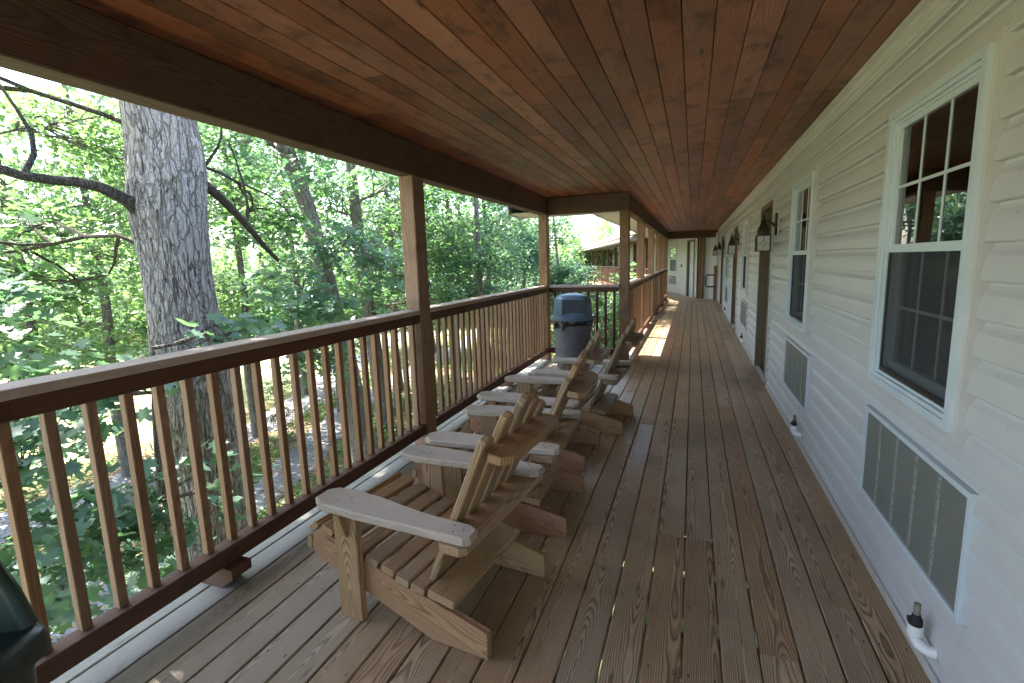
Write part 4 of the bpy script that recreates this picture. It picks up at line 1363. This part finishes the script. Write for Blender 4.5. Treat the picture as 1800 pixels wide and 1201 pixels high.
for i, t in enumerate([0.73, 3.3, 6.2, 9.0, 11.9, 14.8, 17.7, 20.6, 23.5, 26.4, 29.3, 32.2, 35.1, 38, 41]):
    wbox(MB(), t, t+0.15, 1.73, 1.87, 0.0, 2.30).build('post', M_['rail'], wing)
    if t < 30:
        wbox(MB(), t, t+0.15, 1.73, 1.87, -3.6, -0.26).build('post', M_['rail'], wing)
# short white return wall between the porch wall and the wing
ret = empty('end_wall', (0.52, 21.0, 0), label='short white siding wall closing the far end of the porch, behind the black pull rail', cat='wall')
a0 = Vector((0.87, 20.66, 0)); a1 = Vector((0.30, 21.45, 0))
dd = (a1-a0).normalized(); nn = Vector((-dd.y, dd.x, 0))
z = 0.0
while z < 2.5:
    v = []
    for p in (a0, a1):
        for (o, zz) in ((-0.05, z), (0.016, z), (0.005, z+E_), (-0.05, z+E_)):
            v.append(p+nn*o+Vector((0, 0, zz))-ret.location)
    MB().add(v, [(0, 1, 5, 4), (1, 2, 6, 5), (2, 3, 7, 6), (3, 0, 4, 7), (0, 3, 2, 1), (4, 5, 6, 7)]).build('siding_board', M_['siding'], ret)
    z += E_
post(0.20, 0.34, 21.18, 21.32, 'brown timber post against the white wall at the far end of the porch', 2.5)
plank('corner_board', (0.40, 21.05, 0.0), (0.40, 21.05, 2.45), 0.07, 0.05, M_['door_trim'], None, (0, 1, 0), label='narrow taupe corner board right of the brown post at the far end', cat='board')
gp = plank('board', (0.80, 20.35, 0.0), (0.80, 20.35, 1.28), 0.12, 0.05, M_['post'], None, (0, 1, 0), label='upright brown board at the far right corner holding the black rail loop', cat='board')
MB().tube([(0.79, 20.31, 0.94), (0.52, 20.27, 0.94), (0.47, 20.27, 0.88), (0.47, 20.27, 0.56), (0.52, 20.27, 0.50), (0.79, 20.31, 0.50)], 0.028, 10).build('handrail', M_['metal_black'], None, smooth=True, label='black metal handrail loop at the far end of the porch', cat='handrail')
q = wp(2.07, 0.02, 1.27)
al = empty('fire_alarm', q, label='small red fire alarm on the white wall of the far wing', cat='alarm')
MB().box(-0.035, 0.035, -0.05, 0.05, -0.06, 0.06).build('housing', M_['red'], al)
MB().lathe([(0.03, 0.0), (0.03, 0.02), (0.01, 0.03)], 12).build('strobe', M_['trim'], al).location = (-0.04, -0.02, 0.08)
ed = empty('end_deck', (0, 20, 0), kind='structure')
k = 0
y = 19.425
while y < 22.6:
    x0 = -1.3-(y-19.4)*0.31
    plank('deck_board', Vector((x0, y+0.07, -BT/2))-ed.location, Vector((min(XW-0.03, XW-0.03 if y < 20.5 else 0.2-(y-21)*0.3), y+0.07, -BT/2))-ed.location, 0.139, BT, M_['deck'], ed)
    y += 0.146

# lower timber fence seen through the return railing
lf = empty('timber_fence', (-2.6, 19.3, -3.5), label='low timber fence at ground level seen through the railing right of the trash can', cat='fence')
for i in range(24):
    p = Vector((-2.35-i*0.035, 14+i*0.55, -3.5))
    plank('fence_board', p-lf.location, p+Vector((0, 0, 1.75))-lf.location, 0.50, 0.04, M_['chair'], lf, (1, 0, 0))
plank('fence_rail', Vector((-2.39, 13.8, -1.70))-lf.location, Vector((-3.23, 27, -1.70))-lf.location, 0.14, 0.04, M_['chair_side'], lf)
def gravel(): pass
ribbon('walkway', [(-4.6, 9.0), (-4.4, 13), (-4.6, 18), (-5.4, 24), (-6.6, 32)], 2.0, plain('pale_concrete', (0.5, 0.47, 0.43), 0.9, 0.2, nscale=2, namt=0.15), 0.05, kind='structure')
#@@TREES@@
# ================================================================== VEGETATION
def leaf_outline(kind):
    if kind == 'maple':
        h = [(0.0, 0.0), (0.20, -0.10), (0.24, 0.06), (0.50, 0.10), (0.38, 0.26), (0.56, 0.50), (0.30, 0.48), (0.17, 0.46), (0.20, 0.74), (0.0, 1.0)]
    elif kind == 'mid':
        h = [(0.0, 0.0), (0.36, 0.06), (0.30, 0.40), (0.16, 0.52), (0.0, 1.0)]
    elif kind == 'needle':
        return np.array([(-0.06, 0, 0), (0.06, 0, 0), (0, 1, 0)], float)
    else:
        h = [(0.0, 0.0), (0.34, 0.38), (0.0, 1.0)]
    l = [(-x_, y_) for x_, y_ in h[1:-1]][::-1]
    P = np.array(h+l, float)
    z = -0.12*(P[:, 0]**2)*2 - 0.18*(P[:, 1]-0.3)**2
    return np.column_stack([P, z])
def leaves_mesh(name, pos, normal_tilt, size, kind, mat, tint, head=None):
    """pos (N,3); one polygon per leaf"""
    N = len(pos)
    T = leaf_outline(kind)
    k = len(T)
    az = rng.uniform(0, 2*np.pi, N) if head is None else head
    ti = rng.normal(0, normal_tilt, N)
    rl = rng.normal(0, normal_tilt, N)
    droop = rng.normal(0.35, 0.3, N)
    s = size*rng.uniform(0.6, 1.25, N)
    ca, sa = np.cos(az), np.sin(az)
    cb, sb = np.cos(droop+ti), np.sin(droop+ti)
    cc, sc_ = np.cos(rl), np.sin(rl)
    # leaf axis (Y), pitched down by droop, then rolled
    Y = np.stack([ca*cb, sa*cb, -sb], -1)
    X0 = np.stack([-sa, ca, np.zeros(N)], -1)
    Z0 = np.cross(X0, Y)
    X = X0*cc[:, None]+Z0*sc_[:, None]
    Z = np.cross(X, Y)
    V = (T[None, :, 0, None]*X[:, None]+T[None, :, 1, None]*Y[:, None]+T[None, :, 2, None]*Z[:, None])*s[:, None, None]+pos[:, None, :]
    me = bpy.data.meshes.new(name)
    me.vertices.add(N*k); me.loops.add(N*k); me.polygons.add(N)
    me.vertices.foreach_set('co', V.reshape(-1).astype(np.float32))
    me.loops.foreach_set('vertex_index', np.arange(N*k, dtype=np.int32))
    me.polygons.foreach_set('loop_start', np.arange(0, N*k, k, dtype=np.int32))
    me.update(calc_edges=True)
    at = me.attributes.new('tint', 'FLOAT', 'POINT')
    at.data.foreach_set('value', np.repeat(tint, k).astype(np.float32))
    me.materials.append(mat)
    return me
class Tubes:
    """many thin tapering branches in one mesh"""
    def __init__(s): s.v = []; s.f = []
    def add(s, pts, r0_, r1_, seg=5):
        pts = np.array(pts, float); n = len(pts)
        d = np.gradient(pts, axis=0)
        d /= np.linalg.norm(d, axis=1)[:, None]+1e-9
        ref = np.array([0.3, 0.2, 1.0]) if abs(d[0][2]) < 0.8 else np.array([1.0, 0.2, 0.0])
        u = np.cross(d, ref); u /= np.linalg.norm(u, axis=1)[:, None]+1e-9
        w = np.cross(d, u)
        rr = np.linspace(r0_, r1_, n) if np.isscalar(r0_) else np.asarray(r0_)
        a = np.linspace(0, 2*np.pi, seg, endpoint=False)
        V = pts[:, None]+rr[:, None, None]*(np.cos(a)[None, :, None]*u[:, None]+np.sin(a)[None, :, None]*w[:, None])
        b = len(s.v)
        s.v += [tuple(p) for p in V.reshape(-1, 3)]
        for i in range(n-1):
            for k in range(seg):
                k2 = (k+1) % seg
                s.f.append((b+i*seg+k, b+i*seg+k2, b+(i+1)*seg+k2, b+(i+1)*seg+k))
    def build(s, name, mat, parent):
        me = mesh(name, s.v, s.f, mat); sm(me)
        return link(name, me, parent)
def curve(a, b, n=6, sag=0.15, jit=0.08):
    a, b = np.array(a, float), np.array(b, float)
    L = np.linalg.norm(b-a)
    t = np.linspace(0, 1, n)
    P = a+(b-a)*t[:, None]
    P[:, 2] += sag*L*np.sin(np.pi*t)*rng.choice([1, 0.6, -0.3])
    w1, w2 = rng.normal(0, jit*L*0.9, 3), rng.normal(0, jit*L*0.45, 3)
    return P+w1*np.sin(np.pi*t)[:, None]+w2*np.sin(2*np.pi*t)[:, None]+rng.normal(0, jit*L*0.07, (n, 3))*np.sin(np.pi*t)[:, None]
def vnoise(x, y, seed):
    """smooth 2-D value noise; x periodic with its integer range handled by the caller"""
    r = np.random.default_rng(seed); tab = r.random((64, 512))
    xi = np.floor(x).astype(int); yi = np.floor(y).astype(int)
    fx = x-xi; fy_ = y-yi
    fx = fx*fx*(3-2*fx); fy_ = fy_*fy_*(3-2*fy_)
    g = lambda i, j: tab[i % 64, j % 512]
    return (g(xi, yi)*(1-fx)+g(xi+1, yi)*fx)*(1-fy_)+(g(xi, yi+1)*(1-fx)+g(xi+1, yi+1)*fx)*fy_
def trunk_mesh(name, pts, mat, seg=96, rows=240, relief=0.03):
    """pts: (x, y, z, r) from the ground up; bark plates are real relief"""
    pts = np.array(pts, float)
    t = np.linspace(0, 1, rows)
    s = np.linspace(0, 1, len(pts))
    C = np.stack([np.interp(t, s, pts[:, i]) for i in range(4)], -1)
    kern = np.ones(max(3, rows//14)); kern /= kern.sum()
    h = len(kern)//2
    for i in range(4):
        e_ = np.concatenate([np.full(h, C[0, i]), C[:, i], np.full(h, C[-1, i])])
        C[:, i] = np.convolve(e_, kern, 'same')[h:h+rows]
    a = np.linspace(0, 2*np.pi, seg, endpoint=False)
    A, Zz = np.meshgrid(a, C[:, 2], indexing='xy')
    circ = A/(2*np.pi)*64
    wob = vnoise(circ*0.25, Zz*0.9, 5)*1.6
    n1 = 0.68*vnoise(circ*0.75+wob, Zz*0.95, 1)+0.22*vnoise(circ*1.75+wob*2, Zz*2.6, 7)+0.10*vnoise(circ*4+wob*3, Zz*9.0, 8)
    n1 = 0.5+(n1-0.5)*1.25
    rid = 1-np.abs(2*n1-1)
    n2 = vnoise(circ*1.75+wob*2, Zz*4.2, 2)
    rid2 = 1-np.abs(2*n2-1)
    cav = np.clip((rid-0.885)/0.09, 0, 1)*0.85+np.clip((rid2-0.93)/0.05, 0, 1)*0.4*(n1 > 0.5)
    big = vnoise(circ*0.125, Zz*0.5, 3)-0.5
    rad = C[:, 3][:, None]*(1+0.16*big) - relief*cav + relief*0.5*(n2-0.5) + relief*0.45*(vnoise(circ*2.5, Zz*11.0, 4)-0.5)
    V = np.stack([C[:, 0][:, None]+rad*np.cos(A), C[:, 1][:, None]+rad*np.sin(A), Zz], -1).reshape(-1, 3)
    f = []
    for i in range(rows-1):
        for k in range(seg):
            k2 = (k+1) % seg
            f.append((i*seg+k, i*seg+k2, (i+1)*seg+k2, (i+1)*seg+k))
    f.append(tuple((rows-1)*seg+k for k in range(seg)))
    me = mesh(name, V, f, mat)
    at = me.attributes.new('cav', 'FLOAT', 'POINT')
    at.data.foreach_set('value', np.clip(cav.reshape(-1), 0, 1).astype(np.float32))
    sm(me)
    return me
def in_ellipsoid(c, r, n):
    d = rng.normal(size=(n, 3)); d /= np.linalg.norm(d, axis=1)[:, None]
    u = rng.uniform(0.15, 1, n)**(1/2.2)
    return np.array(c)+d*u[:, None]*np.array(r)
def make_tree(label, trunk, clusters, leaf=0.13, kind='mid', mat='leaf', bark='bark2', seg=20, rows=60, relief=0.015, extra=(), cat='tree', name='tree', per=16, spread=0.36, group='woodland trees beyond the railing', tint0=0.5):
    """clusters: (centre, radii, sprays)"""
    b = trunk[0]
    root = empty(name, (b[0], b[1], b[2]), label=label, cat=cat)
    if group: root['group'] = group
    RL = np.array(root.location)
    tr = link('trunk', trunk_mesh('trunk', trunk, M_[bark], seg, rows, relief), root)
    tr.location = -root.location
    TB = Tubes()
    D0 = trunk[2][3]
    T_ = np.array(trunk, float)
    lp = []; tn = []
    for cl in clusters:
        c, r, ns = cl[:3]
        c = np.array(c, float); r = np.array(r, float)
        zt = min(c[2]-0.25*r[2], T_[-1, 2])
        zt = max(zt, T_[0, 2]+0.3*(T_[-1, 2]-T_[0, 2])) if len(cl) < 4 else cl[3]
        base = np.array([np.interp(zt, T_[:, 2], T_[:, i]) for i in range(3)])
        rb = np.interp(zt, T_[:, 2], T_[:, 3])*0.38
        limb = curve(base, c, 8, 0.12, 0.06)
        TB.add(limb, min(max(rb, 0.02), 0.026 if c[2] < 5 and D0 > 0.2 else (0.05 if c[2] < 5 else 0.08)), 0.018, 7)
        nb = max(4, ns//9)
        subs = in_ellipsoid(c, r*0.8, nb)
        for sb in subs:
            i = rng.integers(2, 8)
            br = curve(limb[i], sb, 8, 0.08, 0.1)
            TB.add(br, 0.022, 0.007, 5)
            pp = in_ellipsoid(sb, r*0.42, max(2, ns//nb))
            for q in pp:
                j = rng.integers(2, 8)
                TB.add(curve(br[j], q, 4, 0.05, 0.06), 0.008, 0.003, 3)
                m = rng.poisson(per)+3
                tilt = rng.normal(0, 0.28, 2)
                d = rng.normal(0, spread*0.55, (m, 2))
                z = tilt[0]*d[:, 0]+tilt[1]*d[:, 1]+rng.normal(0, spread*0.16, m) - 0.25*(d**2).sum(1)/spread
                lp.append(q+np.column_stack([d, z]))
                tn.append(np.clip(np.full(m, rng.normal(tint0, 0.16))+rng.normal(0, 0.14, m), 0, 1))
    for ex in extra:
        TB.add(ex[0], ex[1], ex[2] if len(ex) > 2 else 0.01, 9)
    o = TB.build('branches', M_['bark3' if bark == 'bark' else bark], root)
    o.location = -root.location
    P = np.concatenate(lp)
    me = leaves_mesh('crown', P, 0.38, leaf, kind, M_[mat], np.concatenate(tn))
    o = link('crown', me, root)
    o.location = -root.location
    return root

def pol(ang, D, z):
    a = R(ang)
    return (-D*math.sin(a), D*math.cos(a), z)

# the great grey trunk beside the porch
mx, my = -5.58, 4.20
main_trunk = [(mx+0.12, my+0.02, -3.8, 0.62), (mx+0.06, my, -3.2, 0.50), (mx+0.03, my, -2.4, 0.44), (mx, my, -1.0, 0.40), (mx-0.01, my, 0.5, 0.375), (mx-0.02, my, 1.6, 0.345), (mx-0.03, my-0.01, 2.35, 0.40), (mx+0.01, my+0.03, 2.8, 0.385), (mx, my, 3.6, 0.33), (mx-0.05, my, 5.5, 0.30), (mx-0.2, my+0.1, 8.0, 0.24), (mx-0.3, my+0.3, 11, 0.14)]
limbL = curve((mx-0.05, my-0.25, 2.25), (mx-0.75, my-1.75, 2.85), 9, 0.02, 0.035)
limbL[:, 2] += 0.07*np.sin(np.linspace(0, 1, 9)*np.pi*2.2)
limbL2 = np.concatenate([limbL, curve(limbL[-1], (mx-1.3, my-3.0, 3.2), 5, 0.04, 0.05)[1:]])
limbR = curve((mx+0.05, my+0.3, 2.72), (mx-0.5, my+2.0, 1.75), 9, 0.04, 0.03)
make_tree('great grey-barked maple trunk standing right behind the near railing', main_trunk,
    [((mx-2.2, my-2.6, 3.3), (1.6, 1.9, 0.9), 80), ((mx-0.9, my-1.2, 8.4), (3.0, 5.2, 1.8), 640), ((mx+0.3, my+3.5, 6.4), (2.3, 2.6, 1.3), 110),  # big upper crown is out of view, made dense to shade the near deck
     ((mx+0.4, my-3.4, 6.0), (2.4, 2.4, 1.2), 80), ((mx-1.6, my+2.6, 2.6), (1.0, 1.2, 0.8), 26), ((mx-3.4, my-0.4, 1.9), (1.4, 1.8, 1.0), 60)],
    leaf=0.135, kind='maple', mat='leaf', bark='bark', seg=190, rows=620, relief=0.024,
    extra=((limbL2, np.linspace(0.058, 0.024, len(limbL2))+0.05*np.exp(-np.arange(len(limbL2))*1.3)), (limbR, np.linspace(0.062, 0.03, len(limbR))),
           (curve((mx+0.02, my+0.38, 2.75), (mx+0.05, my+0.75, 3.7), 6, 0.05, 0.05), 0.022, 0.008),
           (curve((mx-0.05, my+0.42, 2.8), (mx-0.1, my+0.55, 3.6), 5, 0.03, 0.04), 0.014, 0.006),
           (curve(limbR[4], (mx-0.25, my+1.1, 3.3), 5, 0.0, 0.05), 0.022, 0.01),
           (curve(limbL[5], (mx-0.8, my-1.0, 3.5), 5, 0.0, 0.06), 0.03, 0.012)), group=None)

# young maples whose big leaves fill the view just beyond the balusters
make_tree('young maple with large lobed leaves hanging just beyond the balusters at the far left', [pol(69, 6.2, -3.7)+(0.07,), pol(69, 6.1, -1.5)+(0.06,), pol(68, 6.0, 0.6)+(0.045,), pol(67, 6.0, 2.0)+(0.03,)],
    [(pol(64, 5.0, -0.9), (0.9, 1.0, 0.8), 26), (pol(72, 5.2, -0.2), (1.0, 1.2, 1.0), 30), (pol(66, 6.2, 0.3), (0.9, 0.9, 0.7), 26), (pol(69, 6.8, 1.1), (1.2, 1.2, 0.7), 32), (pol(67, 6.8, -1.6), (0.9, 0.9, 0.6), 18)],
    leaf=0.17, kind='maple', mat='leaf_cool', per=10, spread=0.34, tint0=0.45)
make_tree('slender maple with a leafy branch crossing in front of the great trunk', [pol(57, 5.9, -3.7)+(0.05,), pol(57, 5.85, -1.0)+(0.04,), pol(56.5, 5.8, 0.2)+(0.028,), pol(56, 5.8, 0.9)+(0.018,)],
    [(pol(54, 5.4, -0.45), (0.5, 0.55, 0.55), 4), (pol(59, 5.6, 0.55), (0.5, 0.5, 0.3), 8), (pol(49, 5.9, 0.95), (0.5, 0.5, 0.2), 4)],
    leaf=0.16, kind='maple', mat='leaf_cool', per=8, spread=0.28, tint0=0.5)
# second trunk, leaning, and its neighbours
T2 = [(-7.2, 9.6, -3.8, 0.34), (-7.45, 9.4, -1.0, 0.25), (-7.62, 9.25, 0.7, 0.20), (-7.85, 9.05, 2.75, 0.175), (-8.14, 8.8, 4.2, 0.165), (-8.6, 8.4, 7, 0.12)]
make_tree('leaning grey tree trunk between the great trunk and the middle post', T2,
    [(pol(43, 10.2, 1.0), (1.5, 1.6, 0.7), 46), (pol(37, 10.6, 2.0), (1.6, 1.6, 0.9), 50), (pol(45, 11.5, 4.2), (2.2, 2.2, 1.2), 60), (pol(36, 12.5, 4.6), (2.0, 2.2, 1.3), 60), (pol(40, 9.8, 0.0), (1.2, 1.4, 0.5), 26), (pol(42, 14, 6.4), (3, 3, 1.2), 50)],
    leaf=0.14, kind='maple', mat='leaf_cool', per=15)
make_tree('straight brown trunk left of the middle post with a forked low branch', [(-9.2, 13.2, -3.8, 0.27), (-9.35, 13.0, 0, 0.2), (-9.45, 12.9, 2.2, 0.18), (-9.5, 12.8, 4.5, 0.14), (-9.5, 12.8, 7.5, 0.08)],
    [(pol(35, 14.5, 1.6), (1.8, 1.8, 0.9), 50), (pol(33, 15.5, 3.8), (2.3, 2.3, 1.3), 60), (pol(39, 16, 3.4), (2.2, 2.2, 1.3), 50), (pol(30, 14.5, 2.4), (1.8, 2.0, 1.1), 56), (pol(29, 15, 0.6), (1.6, 1.8, 0.8), 40)],
    leaf=0.15, kind='mid', mat='leaf', per=18)
spec = [  # angle, distance, trunk radius, crown clusters (dAngle, dD, z, rx, rz, n), material, label
    (64, 12.0, 0.16, [(0, 0, 2.2, 2.4, 1.3, 80), (-5, 1, 4.2, 2.2, 1.2, 60), (4, -1, 0.4, 1.8, 0.8, 40)], 'leaf_light', 'pale green sunlit tree at the upper left, left of the great trunk'),
    (59, 16.0, 0.20, [(0, 0, 3.0, 3.0, 1.7, 90), (4, 1, 0.6, 2.4, 1.0, 50), (-4, 2, 5.6, 3.0, 1.5, 60)], 'leaf_light', 'yellow-green tree farther off behind the left limb of the great trunk'),
    (48, 17.0, 0.20, [(0, 0, 3.6, 2.6, 1.6, 80), (3, 1, 1.0, 2.4, 0.9, 50), (-3, 0, 6.0, 2.8, 1.3, 50)], 'leaf_light', 'bright tree right of the great trunk, behind its right limb'),
    (43, 22.0, 0.22, [(0, 0, 4.6, 3.4, 2.0, 90), (0, 0, 1.3, 3.0, 1.2, 60)], 'leaf', 'distant tree behind the leaning grey trunk'),
    (33, 21.0, 0.22, [(0, 0, 3.6, 3.2, 2.0, 100), (-3, 1, 0.8, 3.0, 1.2, 60), (3, 1, 6.5, 3.2, 1.5, 50)], 'leaf_cool', 'tree whose crown shows directly left and right of the middle post'),
    (26.5, 17.0, 0.17, [(0, 0, 2.4, 2.2, 1.5, 90), (-2, 1, 0.4, 2.2, 0.9, 50), (2, 1, 4.6, 2.3, 1.2, 60)], 'leaf', 'leafy tree just right of the middle post'),
    (22.5, 21.0, 0.18, [(0, 0, 2.6, 2.4, 1.6, 90), (1, 1, 0.2, 2.4, 1.0, 50), (-1, 1, 5.0, 2.2, 1.2, 50)], 'leaf_cool', 'blue-green tree halfway between middle post and corner post'),
    (18.5, 25.0, 0.18, [(0, 0, 2.2, 2.2, 1.5, 80), (1, 2, 0.0, 2.6, 0.9, 50), (1, 1, 4.6, 2.0, 1.2, 46)], 'leaf_cool', 'blue-green tree directly left of the corner post'),
    (14.6, 27.0, 0.16, [(0, 0, 1.2, 1.6, 1.3, 70), (0.5, 1, 3.4, 1.3, 1.0, 34), (-1, 0, -0.8, 2.0, 0.8, 40)], 'leaf_cool', 'tree right of the corner post, left of the white roof'),
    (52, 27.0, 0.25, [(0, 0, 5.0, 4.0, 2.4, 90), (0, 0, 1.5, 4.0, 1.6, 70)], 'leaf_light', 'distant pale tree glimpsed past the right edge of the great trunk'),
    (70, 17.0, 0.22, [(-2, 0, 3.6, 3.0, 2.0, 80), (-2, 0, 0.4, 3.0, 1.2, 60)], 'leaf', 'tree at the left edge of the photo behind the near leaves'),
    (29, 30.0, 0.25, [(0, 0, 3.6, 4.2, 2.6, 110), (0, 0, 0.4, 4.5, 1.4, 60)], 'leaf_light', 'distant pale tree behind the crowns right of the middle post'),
    (23.5, 15.5, 0.17, [(-5, 3, 8.5, 3.4, 1.8, 150), (-3, 0.8, 8.6, 2.2, 1.4, 100), (0, 0, 1.2, 1.7, 0.9, 40), (-1, 1, 4.4, 1.6, 1.0, 30)], 'leaf', 'added tree, high unseen crown shading the far deck, low twigs between middle and corner post'),  # high clusters added out of view to shade the far deck
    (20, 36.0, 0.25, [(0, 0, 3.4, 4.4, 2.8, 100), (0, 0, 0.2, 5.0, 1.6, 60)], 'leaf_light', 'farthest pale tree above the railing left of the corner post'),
    (36, 32.0, 0.25, [(0, 0, 4.4, 4.5, 2.8, 100), (0, 0, 0.6, 5.0, 1.6, 60)], 'leaf_light', 'far pale tree seen through gaps left of the middle post')]
for (a, D, r, cls, mt, lab) in spec:
    r *= 0.62
    top = max(c[2] for c in cls)+1
    tr = [pol(a, D, -3.8)+(r*1.3,), pol(a+0.3, D, -1.5)+(r,), pol(a-0.2, D, 1.0)+(r*0.8,), pol(a+0.4, D, top)+(r*0.4,)]
    cc = [(pol(a+da, D+dD, z), (rx, rx, rz), int(n*1.9)) for da, dD, z, rx, rz, n in cls]
    sc_ = max(1.0, D/14)
    make_tree(lab, tr, cc, leaf=0.14*sc_**0.55, kind='mid' if D < 24 else 'far', mat=mt, seg=14, rows=30, per=20, spread=0.42*sc_**0.3, tint0=0.5)
# branch that runs low across the view left of the middle post
br = Tubes()
# small trees at ground level
make_tree('small dark evergreen sapling standing between the two paths', [(-10.6, 10.4, -3.7, 0.03), (-10.6, 10.4, -2.4, 0.022), (-10.6, 10.4, -0.9, 0.01)],
    [((-10.6, 10.4, -2.9), (0.6, 0.6, 0.35), 26), ((-10.6, 10.4, -2.2), (0.5, 0.5, 0.35), 22), ((-10.6, 10.4, -1.5), (0.32, 0.32, 0.35), 16)],
    leaf=0.13, kind='needle', mat='needle', per=40, spread=0.22, name='conifer_sapling', group=None)
for i, (x, y, h, lab) in enumerate([(-11.8, 14.2, 2.6, 'thin upright trunk at the path edge seen between the balusters left of the middle post'), (-9.9, 14.9, 3.5, 'dark slim trunk by the path nearest the middle post'),
                                    (-14.8, 12.0, 3.2, 'slim trunk on the far side of the drive'), (-12.4, 9.2, 3.0, 'slim young trunk on the sunlit bank beyond the drive')]):
    make_tree(lab, [(x, y, -3.7, 0.11), (x+0.05, y, -2, 0.085), (x+0.1, y-0.1, -3.7+h, 0.06)], [((x, y, -3.5+h), (1.3, 1.3, 0.7), 34), ((x+0.5, y+0.4, -4.1+h), (0.9, 0.9, 0.5), 18)],
              leaf=0.13, kind='mid', mat='leaf' if i % 2 else 'leaf_light', per=14, seg=12, rows=20)
def bush(label, x, y, r, h, mat, n, leaf=0.09, kind='mid', z=None):
    z = float(ground_h(x, y)) if z is None else z
    make_tree(label, [(x, y, z-0.1, 0.03), (x, y, z+0.3*h, 0.025), (x+0.05, y, z+0.7*h, 0.012)], [((x, y, z+0.5*h), (r, r, h*0.5), n)], leaf=leaf, kind=kind, mat=mat, seg=8, rows=10, per=16, spread=0.25, name='bush', cat='bush', group='bushes around the building')
bush('pale sunlit bush before the far wing, between corner post and dark post', -2.9, 15.5, 1.25, 5.0, 'leaf_light', 260, 0.12)
bush('second pale bush right behind the pale one before the far wing', -2.6, 17.6, 1.1, 5.2, 'leaf_light', 200, 0.12)
bush('green bush seen above the trash can through the return railing', -4.1, 14.0, 1.1, 3.2, 'leaf_cool', 80, 0.12)
bush('light green bush rising past the far railing posts', -2.5, 20.3, 1.1, 5.3, 'leaf_light', 120, 0.13)
bush('bush at the foot of the far wing', -5.6, 24.5, 1.7, 5.2, 'leaf_cool', 130, 0.15)
bush('dark bush at the foot of the great trunk', -7.2, 2.2, 0.9, 1.1, 'cover', 40, 0.10)
bush('low bush at the path edge near the left corner of the photo', -6.4, 1.6, 0.8, 1.2, 'cover', 40, 0.10)
bush('low bush between the path and the drive', -11.4, 8.6, 0.9, 0.9, 'leaf_light', 36, 0.09)
bush('round bush beyond the path left of the evergreen sapling', -11.9, 7.2, 0.8, 1.1, 'cover', 36, 0.09)
# ground cover: nobody could count it
N = 48000
px_ = rng.uniform(-15, -3.2, N); py_ = rng.uniform(-1, 26, N)
dn = vnoise(px_*0.8+40, py_*0.8+10, 9)+0.5*vnoise(px_*2.3+90, py_*2.3+10, 12)
def path_d(x, y):
    q = np.interp(y, [-8, 0, 4.2, 6.3, 9, 12, 15.5, 20, 28], [-7.6, -8.6, -9.0, -9.0, -9.5, -10.6, -12, -13, -14])
    q2 = np.interp(y, [-4, 6, 11, 15.5, 20, 27], [-14.5, -13.4, -13.3, -14.5, -16.5, -19])
    return np.minimum(np.abs(x-q)-0.8, np.abs(x-q2)-1.2)
keep = (dn > 0.60) & (path_d(px_, py_) > -0.05)
px_, py_ = px_[keep], py_[keep]
pz_ = ground_h(px_, py_)+rng.uniform(0.02, 0.22, len(px_))
me = leaves_mesh('ground_plants', np.column_stack([px_, py_, pz_]), 0.5, 0.10, 'mid', M_['cover'], np.clip(rng.normal(0.5, 0.25, len(px_)), 0, 1))
tag(link('ground_plants', me), 'low green plants covering the ground beside the paths', 'ground cover', kind='stuff')
N = 26000
px_ = rng.uniform(-16, -3.2, N); py_ = rng.uniform(-1, 24, N)
me = leaves_mesh('fallen_leaves', np.column_stack([px_, py_, ground_h(px_, py_)+0.052]), 0.25, 0.075, 'far', plain('dry_leaf', (0.30, 0.19, 0.11), 0.8, 0.2, nscale=2, namt=0.5), np.zeros(N))
tag(link('fallen_leaves', me), 'dry brown leaves scattered over the ground and paths', 'fallen leaves', kind='stuff')
# pale rocks along the path
for i, (x, y, s) in enumerate([(-7.75, 3.7, 0.28), (-7.9, 4.6, 0.2), (-7.6, 5.4, 0.24), (-8.0, 2.7, 0.22)]):
    b = MB()
    prof = [(0.02, -0.5), (0.7, -0.45), (1.0, -0.1), (0.85, 0.25), (0.5, 0.42), (0.05, 0.48)]
    b.lathe(prof, 10)
    b.v = [(v[0]*s*(1+0.3*math.sin(v[1]*5+i)), v[1]*s*0.7*(1+0.25*math.cos(v[0]*4+i)), v[2]*s*0.6*(1+0.2*math.sin(v[0]*3))) for v in b.v]
    o = b.build('rock', M_['rock'], None, smooth=True, label=['larger pale rock at the path edge below the left balusters', 'small pale rock in the middle of the group by the path', 'pale rock nearest the foot of the great trunk', 'pale rock at the lower left end of the path edge'][i], cat='rock', group='pale rocks edging the path')
    o.location = (x, y, float(ground_h(x, y))+s*0.15)
    o.rotation_euler = (0, 0, i*1.3)
# distant wood closing the view
N = 120000
a = rng.uniform(8, 84, N); D = rng.uniform(42, 62, N); 
hh = 3+8*vnoise(a*0.9+20, D*0.1+30, 21)
z = -3.5+rng.beta(1.1, 1.4, N)*hh
P = np.column_stack([-D*np.sin(np.radians(a)), D*np.cos(np.radians(a)), z])
gap = vnoise(a*1.7+7, z*0.7+50, 33)
P = P[gap > 0.22]
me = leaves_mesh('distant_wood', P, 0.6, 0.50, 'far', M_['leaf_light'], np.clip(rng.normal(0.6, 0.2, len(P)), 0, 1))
tag(link('distant_wood', me), 'pale mass of distant trees closing the view behind the woodland', 'distant trees', kind='stuff')
